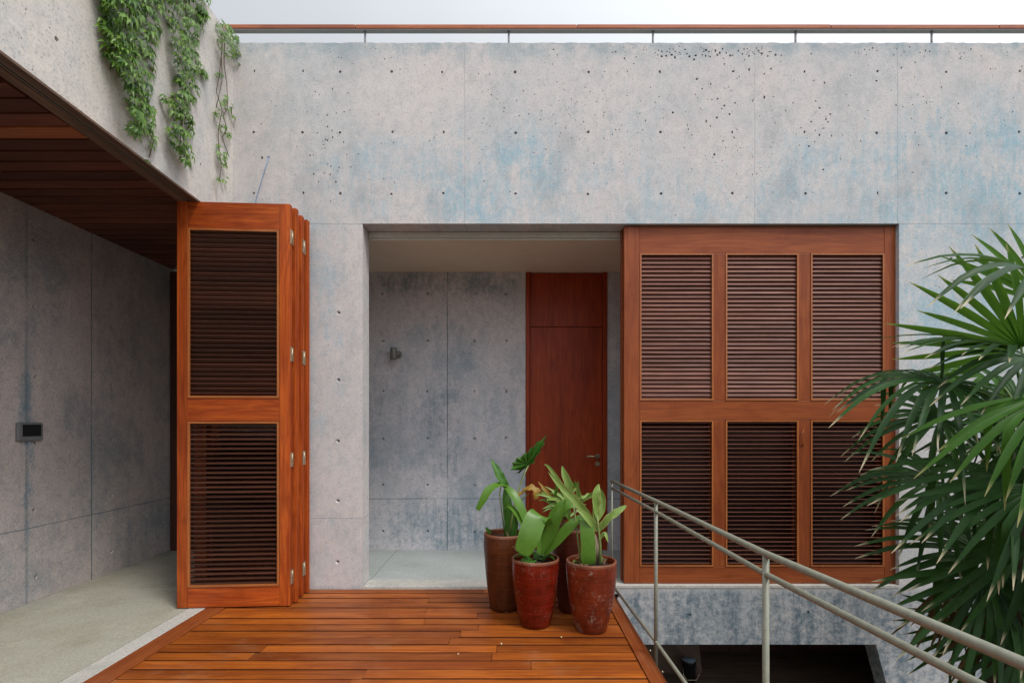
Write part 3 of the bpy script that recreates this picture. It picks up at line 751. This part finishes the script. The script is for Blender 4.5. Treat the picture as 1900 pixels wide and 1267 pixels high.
t = NT('lantern_glass'); gm = t.fin((.22, .3, .38), .08, .6)
m = MB(); m.lathe([(.066, .206), (.055, .214), (.03, .219), (0, .22)], n=28); m.build('glass_top', gm, ln)
m = MB(); m.tube([(-.07, -.03, .15), (-.075, -.07, .09), (-.045, -.085, .045), (.045, -.085, .045), (.075, -.07, .09), (.07, -.03, .15)], .004, 8); m.build('lantern_handle', M_steel, ln)
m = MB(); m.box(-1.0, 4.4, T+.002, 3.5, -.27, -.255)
tag(m.build('lower_ceiling', M_dark), kind='structure')
for x0 in (3.95, -1.1):
    m = MB(); m.box(x0, x0+.1, .2, 3.4, -3, -.28)
    tag(m.build('lower_wall', M_back), 'concrete side wall of the dark room under the facade', 'wall', 'side walls of the dark room under the facade')

# ------------------------------------------------------------------ blue cord
m = MB(); m.tube([(px2x(499), -.001, px2z(291)), (px2x(494), -.012, px2z(312)), (px2x(485), -.02, px2z(345)), (px2x(474), -.022, px2z(385)), (px2x(470), -.02, px2z(420))], .0035, 6)
tag(m.build('blue_cord', M_bluew), 'thin blue cord hanging out of a hole in the facade above the folding door', 'cord')

# ------------------------------------------------------------------ creepers
def vine_leaf(mb, c, out, size, rg):
    down = Vector((0, 0, -1)); out = Vector(out)
    n = (out+Vector((rg.uniform(-.6, .6), rg.uniform(-.6, .6), rg.uniform(0, .9)))).normalized()
    ax = (down+Vector((rg.uniform(-.5, .5), rg.uniform(-.7, .7), rg.uniform(-.1, .5)))); ax = (ax-n*ax.dot(n)).normalized()
    bx_ = n.cross(ax)
    for k, (a, l) in enumerate(((-1.25, .62), (-.62, .88), (0, 1), (.62, .88), (1.25, .62))):
        a += rg.uniform(-.12, .12); L = size*l*rg.uniform(.95, 1.25)
        d = ax*math.cos(a)+bx_*math.sin(a); s_ = n.cross(d)
        tip = c+d*L-n*L*.25+Vector((0, 0, -L*.12)); w_ = L*.165; mid = c+d*L*.5+n*L*.05
        mb.v += [tuple(c), tuple(mid-s_*w_-n*w_*-.35), tuple(mid), tuple(mid+s_*w_+n*w_*.35), tuple(tip)]
        b = len(mb.v)-5
        mb.idx(b, (0, 1, 2), [(0, 0), (.5, 0), (.5, .5)]); mb.idx(b, (0, 2, 3), [(0, 0), (.5, .5), (.5, 1)])
        mb.idx(b, (1, 4, 2), [(.5, 0), (1, .5), (.5, .5)]); mb.idx(b, (2, 4, 3), [(.5, .5), (1, .5), (.5, 1)])
def VP(px, py, o=.03):
    d = (2.36-o)*FPX/(950-px); return Vector((-2.36+o, d-DIST, EYE+(785-py)/FPX*d))
def vine(label, bands, strands, n_per, size, omax, seed, loose=()):
    rg = random.Random(seed); root = empty('hanging_creeper', VP(bands[0][0], bands[0][1]), label=label, cat='creeper', group='creepers hanging on the overhang')
    loc = root.location.copy(); fo = MB(); st = MB()
    for (x0, y0, h0), (x1, y1, h1) in zip(bands[:-1], bands[1:]):
        area = abs(y1-y0)*(h0+h1)
        for _ in range(max(2, int(area*n_per))):
            t_ = rg.random(); x = x0+(x1-x0)*t_; h = h0+(h1-h0)*t_
            e = rg.uniform(-1, 1); dep = rg.uniform(.008, omax*(1-e*e*.7))
            c = VP(x+e*h, y0+(y1-y0)*t_, dep)-loc
            vine_leaf(fo, c, (1, -.25, .25), size*rg.uniform(.65, 1.2), rg)
    for pts in strands:
        q = [VP(x+rg.uniform(-1.5, 1.5), y, rg.uniform(.008, .03))-loc for x, y in pts]
        st.tube(q, .0032, 5)
    for (x, y, r, n) in loose:
        for _ in range(n): vine_leaf(fo, VP(x+rg.gauss(0, r), y+rg.gauss(0, r), rg.uniform(.01, .05))-loc, (1, -.3, .2), size*rg.uniform(.6, 1.05), rg)
    fo.build('foliage', M_vine, root); st.build('stems', M_vstem, root)
vine('widest leafy creeper hanging on the overhang, leftmost of the three',
     [(255, -190, 80), (245, -60, 72), (242, 0, 56), (243, 50, 54), (242, 90, 44), (244, 118, 38), (250, 145, 26), (256, 170, 20), (258, 200, 22), (262, 225, 24), (258, 248, 12)],
     [[(250, -180), (246, 0), (250, 100), (262, 180), (262, 260)], [(235, -180), (240, 60), (258, 170), (258, 255), (263, 264)], [(254, 200), (270, 230), (285, 262), (277, 292)], [(262, 235), (259, 262)], [(225, 0), (240, 90), (255, 150)]],
     .019, .052, .17, 5, [(270, 185, 4, 3), (279, 232, 5, 6), (284, 254, 3, 2), (279, 268, 3, 2), (276, 296, 2, 1), (205, 95, 6, 8), (200, 50, 6, 8)])
vine('long narrow leafy creeper hanging in the middle of the three on the overhang',
     [(355, -120, 46), (350, -40, 42), (346, 0, 38), (346, 35, 36), (344, 70, 24), (343, 95, 19), (350, 120, 26), (348, 150, 18), (343, 178, 22), (338, 205, 18), (336, 235, 20), (333, 262, 19), (345, 285, 12), (350, 308, 7)],
     [[(350, -110), (345, 60), (345, 160), (338, 240), (348, 305)], [(335, -100), (350, 90), (340, 200), (333, 270)], [(352, 120), (378, 130)], [(340, 178), (305, 184)]],
     .020, .052, .15, 9, [(380, 133, 5, 9), (308, 184, 4, 4), (322, 185, 5, 7), (376, 25, 6, 10)])
vine('thin straggly creeper with bare stems in the corner beside the facade wall',
     [(412, 40, 10), (420, 62, 18), (428, 85, 19), (430, 105, 14)],
     [[(416, 45), (412, 100), (408, 140), (402, 170), (412, 205), (406, 240), (404, 262), (412, 310), (408, 335)], [(418, 50), (416, 120), (422, 160), (424, 200), (414, 215), (420, 240), (412, 255), (422, 285)], [(410, 100), (412, 150), (402, 200)], [(414, 203), (430, 203), (431, 218)]],
     .036, .040, .16, 13, [(443, 112, 4, 8), (409, 138, 4, 7), (418, 186, 5, 8), (424, 197, 3, 4), (404, 210, 4, 8), (414, 238, 5, 7), (426, 248, 4, 6), (406, 272, 3, 4), (412, 288, 5, 10), (416, 300, 4, 6), (408, 332, 4, 5), (430, 214, 2, 2)])

# ------------------------------------------------------------------ potted plants
def pot(root, mat, R_, rb, h, soil_drop=.035):
    m = MB()
    pr = [(0, .0), (rb*.93, .0), (rb, .006)]
    for i in range(1, 15):
        t_ = i/15; pr.append((rb+(R_-rb)*(1-(1-t_)**1.9)*1.03, .006+(h-.03)*t_))
    pr += [(R_*1.0, h-.02), (R_*1.005, h-.008), (R_*.99, h-.001), (R_*.955, h), (R_*.915, h-.005), (R_*.90, h-.02), (R_*.88, h-.09), (R_*.8, h-.1)]
    m.lathe(pr, n=56, wob=.012)
    for k in range(len(m.f)):
        if 17 <= k//56 <= 20: m.mi[k] = 1
    m.build('pot', [mat, M_rim], root)
    m = MB(); n = 28; b = len(m.v)
    m.v.append((0, 0, h-soil_drop))
    for k in range(n):
        a = 2*math.pi*k/n; m.v.append((math.cos(a)*R_*.905, math.sin(a)*R_*.905, h-soil_drop-.012))
    for k in range(n): m.idx(b, (0, 1+k, 1+(k+1) % n))
    m.build('soil', M_soil, root)
def strap(root, pts, ws, mat, nrm=(0, -1, .3), fold=.15, n=14, name='leaf', wav=0, side=None):
    o = root.location
    m = MB(); m.ribbon([P(*p)-o for p in pts], ws, nrm, fold, n, wav=wav, side=side); return m.build(name, mat, root)
def stalk(root, pts, r, mat=None, name='stem'):
    o = root.location; q = [P(*p)-o for p in pts]
    m = MB(); m.tube(q, [r*(1-.4*i/(len(q)-1)) for i in range(len(q))], 8); return m.build(name, mat or M_stem, root)

pA = empty('potted_plant', (-.053, 3.96-DIST, 0), label='tall brown glazed pot at the left back holding a plant with a big pleated leaf', cat='potted plant', group='glazed pots with plants on the deck')
pot(pA, M_potA, .160, .112, .571)
D = 3.96
stalk(pA, [(943, 1000, D), (950, 960, D), (960, 915, D+.03), (972, 880, D+.05), (981, 862, D+.06)], .009)
o = pA.location                                                     # pleated triangular leaf
m = MB(); hub = P(978, 862, D+.05); rg = random.Random(4)
tips = [(946, 872), (950, 858), (958, 849), (972, 842), (985, 830), (998, 818), (1015, 806), (1011, 822), (1003, 838), (995, 846), (992, 858), (975, 868), (962, 879), (955, 880)]
prev = None
ring = []
for i, (x, y) in enumerate(tips):
    ring.append(P(x, y, D+.03+.03*math.sin(i*1.3)))
    if i < len(tips)-1:
        x2, y2 = tips[i+1]; mx, my = (x+x2)/2, (y+y2)/2
        ring.append(P(mx+(978-mx)*.13, my+(860-my)*.13, D+.075))
ring.append(P(966, 872, D+.07))
b = len(m.v); m.v.append(tuple(hub-o)); m.v += [tuple(q-o) for q in ring]
for i in range(len(ring)):
    j = (i+1) % len(ring); m.idx(b, (0, 1+i, 1+j), [(0, .5), (.8, i % 2), (.8, (i+1) % 2)], sm=False)
m.build('leaf', M_aloc, pA)
stalk(pA, [(938, 1000, D), (931, 950, D-.01), (927, 915, D-.02), (930, 900, D-.02)], .006)
strap(pA, [(945, 910, D), (932, 893, D-.02), (921, 872, D-.01), (911, 851, D+.02)], [.008, .035, .030, .002], M_aloc, (.5, -1, .2), .5, wav=.25)
strap(pA, [(945, 904, D), (928, 898, D-.05), (908, 908, D-.10), (896, 928, D-.13), (886, 946, D-.14)], [.018, .030, .036, .030, .018], M_strap, (.1, -.5, 1), .12)
strap(pA, [(932, 898, D+.0), (948, 912, D-.06), (965, 940, D-.10), (980, 976, D-.12)], [.006, .034, .036, .03], M_strap, (.6, -1, .5), .2)
strap(pA, [(944, 1003, D), (944, 970, D), (939, 930, D+.01), (936, 904, D+.03)], [.03, .045, .038, .004], M_aloc, (.4, -1, 0), .45, wav=.15)
strap(pA, [(950, 1003, D), (955, 970, D+.02), (948, 945, D+.0)], [.02, .035, .01], M_aloc, (-.4, -1, 0), .3)
strap(pA, [(934, 945, D-.05), (944, 938, D-.08), (958, 952, D-.12), (972, 978, D-.13)], [.012, .022, .024, .018], M_strap, (.2, -.6, 1), .15)
stalk(pA, [(958, 940, D+.05), (970, 925, D+.05), (982, 915, D+.05)], .005)
strap(pA, [(968, 918, D+.05), (980, 908, D+.03), (992, 912, D+.02), (994, 926, D+.02)], [.008, .034, .04, .012], M_yel, (.1, -.5, 1), .6, wav=.3)
strap(pA, [(968, 912, D+.06), (962, 920, D+.05), (961, 930, D+.05)], [.006, .02, .004], M_yel, (-.5, -1, .4), .4)
stalk(pA, [(940, 985, D-.06), (945, 1003, D-.13), (960, 1026, D-.17)], .005, M_vstem)
for (x, y) in ((908, 981), (903, 978), (911, 986)): strap(pA, [(906, 990, D-.02), (x, y, D-.03)], [.003, .012], M_aloc, (0, -1, .6), .2, 4)

pB = empty('potted_plant', (.164, 3.63-DIST, 0), label='dark red glossy pot in front holding a plant of broad strap leaves', cat='potted plant', group='glazed pots with plants on the deck')
pot(pB, M_potB, .165, .105, .467)
D = 3.63
strap(pB, [(1004, 1030, D), (1014, 990, D+.03), (1008, 960, D-.01), (1000, 956, D-.045), (992, 968, D-.08), (982, 995, D-.12), (971, 1022, D-.13), (968, 1028, D-.13)], [.02, .045, .062, .070, .076, .076, .060, .02], M_strap, (0, -1, .3), -.12, 24, side=(-.86, 0, .5))
strap(pB, [(1004, 1026, D), (1020, 992, D), (1036, 958, D-.02), (1050, 926, D-.01)], [.02, .045, .038, .003], M_strap, (-.6, -1, .2), .3)
strap(pB, [(1010, 1028, D), (1032, 1005, D-.04), (1055, 980, D-.06), (1075, 962, D-.05), (1090, 958, D-.04)], [.02, .045, .045, .03, .01], M_strap, (-.3, -.7, .8), .22)
strap(pB, [(1003, 1026, D), (1006, 990, D+.02), (1010, 962, D+.03)], [.03, .045, .02], M_strap, (.3, -1, 0), .25)
strap(pB, [(1008, 1028, D+.03), (1025, 975, D+.06), (1040, 945, D+.05), (1058, 934, D+.04), (1072, 940, D+.02)], [.02, .06, .062, .05, .015], M_strap, (-.2, -.6, .8), .12)
strap(pB, [(1006, 1028, D+.02), (1018, 1000, D+.03), (1024, 968, D+.05)], [.02, .045, .03], M_strap, (-.2, -1, .1), .25)
rg = random.Random(8)
for k in range(12):
    a = rg.uniform(0, 6.28); c = Vector((math.cos(a)*.05, math.sin(a)*.05, .44)); d_ = Vector((math.cos(a), math.sin(a), rg.uniform(.1, .5)))
    m = MB(); L = rg.uniform(.06, .11); m.ribbon([c, c+d_*L*.5+Vector((0, 0, .02)), c+d_*L-Vector((0, 0, .02))], [.012, .03, .01], (0, 0, 1), .3, 8, wav=.25); m.build('leaf', M_aloc, pB)

pC = empty('potted_plant', (.472, 3.93-DIST, 0), label='tallest dark red pot at the back, mostly hidden, with a bushy spiky plant', cat='potted plant', group='glazed pots with plants on the deck')
pot(pC, M_potC, .172, .12, .622)
D = 3.93; rg = random.Random(21)
for cx, cy, n, rad in ((1050, 935, 22, 48), (1030, 930, 12, 38), (1075, 925, 12, 36), (1052, 960, 10, 30)):
    for k in range(n):
        a = rg.uniform(-.3, 3.5); L = rad*rg.uniform(.6, 1.15); q0 = P(cx+rg.uniform(-8, 8), cy+rg.uniform(-4, 8), D+rg.uniform(-.06, .06))
        tx, ty = cx+math.cos(a)*L, cy-math.sin(a)*L*.95; q1 = P(tx, ty, D+rg.uniform(-.15, .15)); mid = q0.lerp(q1, .55)+Vector((0, 0, .02))
        m = MB(); m.ribbon([q0-pC.location, mid-pC.location, q1-pC.location], [.008, rg.uniform(.009, .015), .001], (rg.uniform(-.5, .5), -1, .4), .3, 8); m.build('leaf', M_varieg if rg.random() < .7 else M_strap, pC)
for pts in ([(1045, 990, D), (1046, 960, D), (1048, 930, D)], [(1060, 990, D), (1066, 955, D), (1072, 925, D)], [(1040, 990, D), (1032, 955, D), (1030, 930, D)]): stalk(pC, pts, .010, M_vstem)
strap(pC, [(1046, 925, D), (1041, 900, D), (1020, 868, D+.02), (1010, 861, D)], [.012, .02, .012, .002], M_varieg, (-.4, -1, .3), .3)
strap(pC, [(1062, 940, D-.03), (1056, 900, D-.03), (1048, 880, D-.02), (1043, 864, D)], [.01, .03, .025, .002], M_varieg, (-.3, -1, .1), .3)
strap(pC, [(1030, 930, D), (1012, 908, D-.02), (998, 893, D)], [.008, .014, .001], M_yel, (-.3, -1, .4), .3)

pD = empty('potted_plant', (.539, 3.537-DIST, 0), label='right front red pot with chipped glaze holding striped leaves on pale stems', cat='potted plant', group='glazed pots with plants on the deck')
pot(pD, M_potD, .169, .104, .474)
D = 3.537
strap(pD, [(1082, 1000, D+.06), (1084, 972, D+.04), (1084, 961, D), (1088, 966, D-.03), (1091, 1000, D-.055), (1092, 1035, D-.06), (1092, 1047, D-.05)], [.02, .03, .042, .046, .049, .05, .04], M_strap, (0, -1, .2), -.12, 18, side=(-1, 0, 0))
stalk(pD, [(1113, 1046, D), (1114, 1010, D), (1110, 975, D), (1108, 955, D)], .010)
stalk(pD, [(1078, 1046, D+.02), (1072, 1000, D+.03), (1066, 950, D+.05), (1062, 930, D+.06)], .007)
for i in range(6): stalk(pD, [(1095+i*3, 1046, D-.02+.01*i), (1098+i*2.4, 1020, D), (1101+i*2, 985+3*i, D+.01)], .0045, paint('dry_stem', (.38, .30, .2), .7) if i == 0 else bpy.data.materials['dry_stem'])
strap(pD, [(1110, 965, D), (1106, 940, D), (1106, 915, D-.01), (1111, 898, D+.01)], [.008, .026, .03, .004], M_varieg, (.2, -1, .1), .4, wav=.2)
strap(pD, [(1110, 965, D), (1118, 945, D+.02), (1118, 920, D+.03), (1108, 900, D+.03)], [.006, .02, .02, .003], M_varieg, (-.4, -1, .1), .4, wav=.2)
strap(pD, [(1105, 975, D), (1103, 950, D+.01), (1101, 925, D+.02)], [.006, .02, .003], M_varieg, (.4, -1, .1), .4)
strap(pD, [(1112, 975, D), (1128, 962, D-.02), (1145, 950, D-.03), (1162, 938, D-.02)], [.006, .024, .026, .006], M_varieg, (-.3, -1, .6), .35, wav=.2)
strap(pD, [(1112, 985, D), (1125, 968, D-.03), (1134, 955, D-.04)], [.006, .024, .004], M_varieg, (-.3, -1, .6), .35)
strap(pD, [(1106, 975, D), (1090, 955, D-.02), (1070, 930, D-.02), (1040, 900, D), (1018, 876, D+.02)], [.006, .026, .026, .022, .002], M_varieg, (-.5, -1, .4), .3, wav=.15)
strap(pD, [(1108, 985, D), (1098, 970, D-.04), (1085, 955, D-.05), (1070, 945, D-.05)], [.006, .024, .022, .002], M_varieg, (-.3, -1, .6), .3)
strap(pD, [(1112, 1000, D), (1122, 990, D-.02), (1128, 1005, D-.04)], [.006, .016, .002], M_varieg, (.2, -1, .6), .3)
for k in range(9):
    a = rg.uniform(0, 6.28); c = Vector((math.cos(a)*.09, math.sin(a)*.09, .437)); d_ = Vector((math.cos(a+1), math.sin(a+1), .3))
    m = MB(); L = rg.uniform(.04, .09); m.ribbon([c, c+d_*L*.5+Vector((0, 0, .02)), c+d_*L], [.006, .015, .003], (0, 0, 1), .3, 6); m.build('leaf', M_varieg if k % 2 else M_palmd, pD)

# ------------------------------------------------------------------ fan palm
pm = empty('fan_palm', (2.72, -1.45, -3.2), label='large dark green fan palm in front of the right end of the facade', cat='palm')
PO = pm.location
crown = P(1905, 800, 2.95)
m = MB(); tp = [Vector((2.72, -1.45, -3.2)), Vector((2.74, -1.46, -1)), Vector((2.84, -1.46, .5)), crown]
pts = []
for i in range(40):
    t_ = i/39*3; k = min(int(t_), 2); pts.append(tp[k].lerp(tp[k+1], t_-k)-PO)
m.tube(pts, [.075*(1+.12*(i % 2))*(1.2-.2*i/40) for i in range(40)], 12); m.build('trunk', M_bark, pm)
def frond(hub, axis, nrm, rad, spread, nseg, mat, seed, droop=.35, fromp=None, wid=.056, join=.28, bend=.09):
    rg = random.Random(seed); hub = Vector(hub); a = Vector(axis).normalized(); n = Vector(nrm); n = (n-a*n.dot(a)).normalized(); b_ = n.cross(a)
    m = MB()
    for i in range(nseg):
        th = R(spread)*(-1+2*(i+.5)/nseg)+rg.uniform(-.02, .02)
        d_ = a*math.cos(th)+b_*math.sin(th)
        if rg.random() < .06: continue
        L = rad*(.80+.2*math.cos(th*.8))*rg.uniform(.80, 1.10); w_ = wid*rad*1.0
        dr_ = droop*rg.uniform(.6, 1.4); kink = rg.random() < bend
        q = []
        for t_ in (0, .25, .5, .75, 1):
            p = hub+d_*L*t_+n*(.06*L*math.sin(t_*3.1))+Vector((0, 0, -1))*dr_*L*t_**2.4
            if kink and t_ > .5: p = hub+d_*L*.5+Vector((0, 0, -1))*L*(t_-.5)*1.1+d_*L*.06*(t_-.5)
            q.append(p-PO)
        seg = 2*math.sin(R(spread)/nseg)*L
        m.ribbon(q, [seg*.02+.001, seg*.15, max(seg*.17, w_*.5)*1.05, w_*.42, .0008], n+d_*0+b_*rg.uniform(-.25, .25), .42, 8, nw=1)
    o = m.build('frond', mat, pm)
    f = Vector(fromp) if fromp else crown
    mid = f.lerp(hub, .5)+Vector((0, 0, .08))
    m = MB(); q = [f-PO, f.lerp(mid, .5)+Vector((0, 0, .03))-PO, mid-PO, hub.lerp(mid, .4)+Vector((0, 0, .02))-PO, hub-PO, hub+a*.03-PO]
    m.tube(q, [.012, .010, .008, .007, .006, .003], 8); m.build('stalk', M_pstem, o)
D = 2.95
frond(P(1749, 712, D-.05), (-1, -.25, -.10), (-.1, -.50, 1), .61, 160, 32, M_palm, 1, .50, bend=.14)
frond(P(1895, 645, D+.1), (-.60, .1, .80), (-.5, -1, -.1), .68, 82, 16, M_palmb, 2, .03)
frond(P(1940, 520, D-.2), (-1, -.2, .18), (.2, -.6, 1), .72, 60, 12, M_palm, 3, .34)
frond(P(1875, 648, D-.1), (-1, -.1, .06), (0, -.3, 1), .66, 45, 10, M_palm, 4, .08)
frond(P(1737, 893, D+.15), (-.95, -.2, -.42), (-.2, -.7, .8), .57, 120, 22, M_palm, 5, .28)
frond(P(1838, 1035, D), (-1, -.3, -.36), (-.2, -.8, .8), .66, 105, 22, M_palm, 6, .24)
frond(P(1955, 730, D-.5), (-.85, -.3, -.75), (-.6, -.7, .6), .66, 45, 14, M_palmb, 7, .16)
frond(P(1830, 1060, D-.15), (-.3, -.4, -1), (-.2, -1, .2), .64, 90, 20, M_palm, 8, .1)
frond(P(1915, 1000, D-.3), (-.2, -.2, -1), (-.4, -1, .2), .64, 80, 18, M_palm, 9, .1)
frond(P(1915, 665, D-.25), (-.6, -.5, -.45), (-.3, -.9, .7), .55, 110, 20, M_palm, 10, .35)
frond(P(1745, 775, D+.35), (-.8, .2, -.45), (.2, -.7, .8), .52, 110, 18, M_palm, 11, .35)
frond(P(1880, 800, D+.25), (-.9, .3, -.30), (0, -.7, .8), .58, 110, 18, M_palm, 12, .3)
frond(P(1875, 880, D-.35), (-.9, -.3, -.55), (-.3, -.7, .8), .62, 70, 17, M_palm, 13, .18)
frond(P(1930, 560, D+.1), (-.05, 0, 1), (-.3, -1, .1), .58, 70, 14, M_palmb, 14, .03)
frond(P(1925, 900, D-.5), (-.6, -.3, -.8), (-.5, -.8, .4), .55, 75, 16, M_palm, 15, .15)
frond(P(1900, 1180, D-.1), (-.6, -.2, -.8), (-.2, -.9, .4), .5, 100, 18, M_palm, 16, .15)
frond(P(1830, 700, D+.2), (-.95, .2, .02), (0, -.35, 1), .5, 90, 15, M_palmb, 20, .22)
frond(P(1860, 960, D+.35), (-.2, .1, -1), (.1, -1, .2), .55, 120, 24, M_palm, 22, .15)
frond(P(1890, 750, D+.4), (-.8, .2, -.2), (.1, -.8, .6), .55, 110, 20, M_palm, 24, .25)
frond(P(1815, 1150, D+.2), (-.5, 0, -1), (-.1, -1, .2), .5, 90, 18, M_palm, 25, .1)
frond(P(1765, 1060, D+.2), (-.25, 0, -1), (-.2, -1, .1), .5, 30, 10, M_palmd, 17, .03)
frond(P(1830, 1120, D+.15), (-.1, 0, -1), (-.2, -1, .1), .5, 35, 10, M_palmd, 18, .03)
frond(P(1885, 1130, D+.1), (0, 0, -1), (.1, -1, .1), .5, 45, 12, M_palmd, 19, .03)
rg0 = random.Random(77)                       # unseen fronds added right and towards the deck to shade the lower right
for k in range(16):
    a = R(-150+k*13.5); el = rg0.uniform(-.35, 1.1); L = rg0.uniform(.55, .8)
    dv = Vector((math.cos(a)*math.cos(el), math.sin(a)*math.cos(el)*.9, math.sin(el)))
    hb = crown+Vector((.25, 0, .1))+dv*L
    if (hb.x-.45)/(hb.y+DIST) < .95 and hb.y < .2: continue
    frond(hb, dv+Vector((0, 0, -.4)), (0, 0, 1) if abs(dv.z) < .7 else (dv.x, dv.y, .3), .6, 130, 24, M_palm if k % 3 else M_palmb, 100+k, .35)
# fruiting stalks
rg = random.Random(31)
for (hx_, hy_, tx, ty) in ((1830, 800, 1780, 980), (1800, 830, 1745, 860), (1850, 920, 1830, 1010)):
    a0, a1_ = P(hx_, hy_, D+.3), P(tx, ty, D+.35); m = MB(); mid = a0.lerp(a1_, .5)+Vector((0, 0, .08))
    m.tube([a0-PO, mid-PO, a1_-PO], .005, 6)
    for k in range(60):
        t_ = rg.uniform(.35, 1); p = a0.lerp(a1_, t_)+Vector((rg.gauss(0, .035), rg.gauss(0, .03), rg.gauss(0, .035)))-PO
        s_ = rg.uniform(.004, .0075); m.lathe([(0, -s_), (s_*.87, -s_*.5), (s_*.87, s_*.5), (0, s_)], p, 6)
    m.build('fruit_stalk', M_bark, pm)
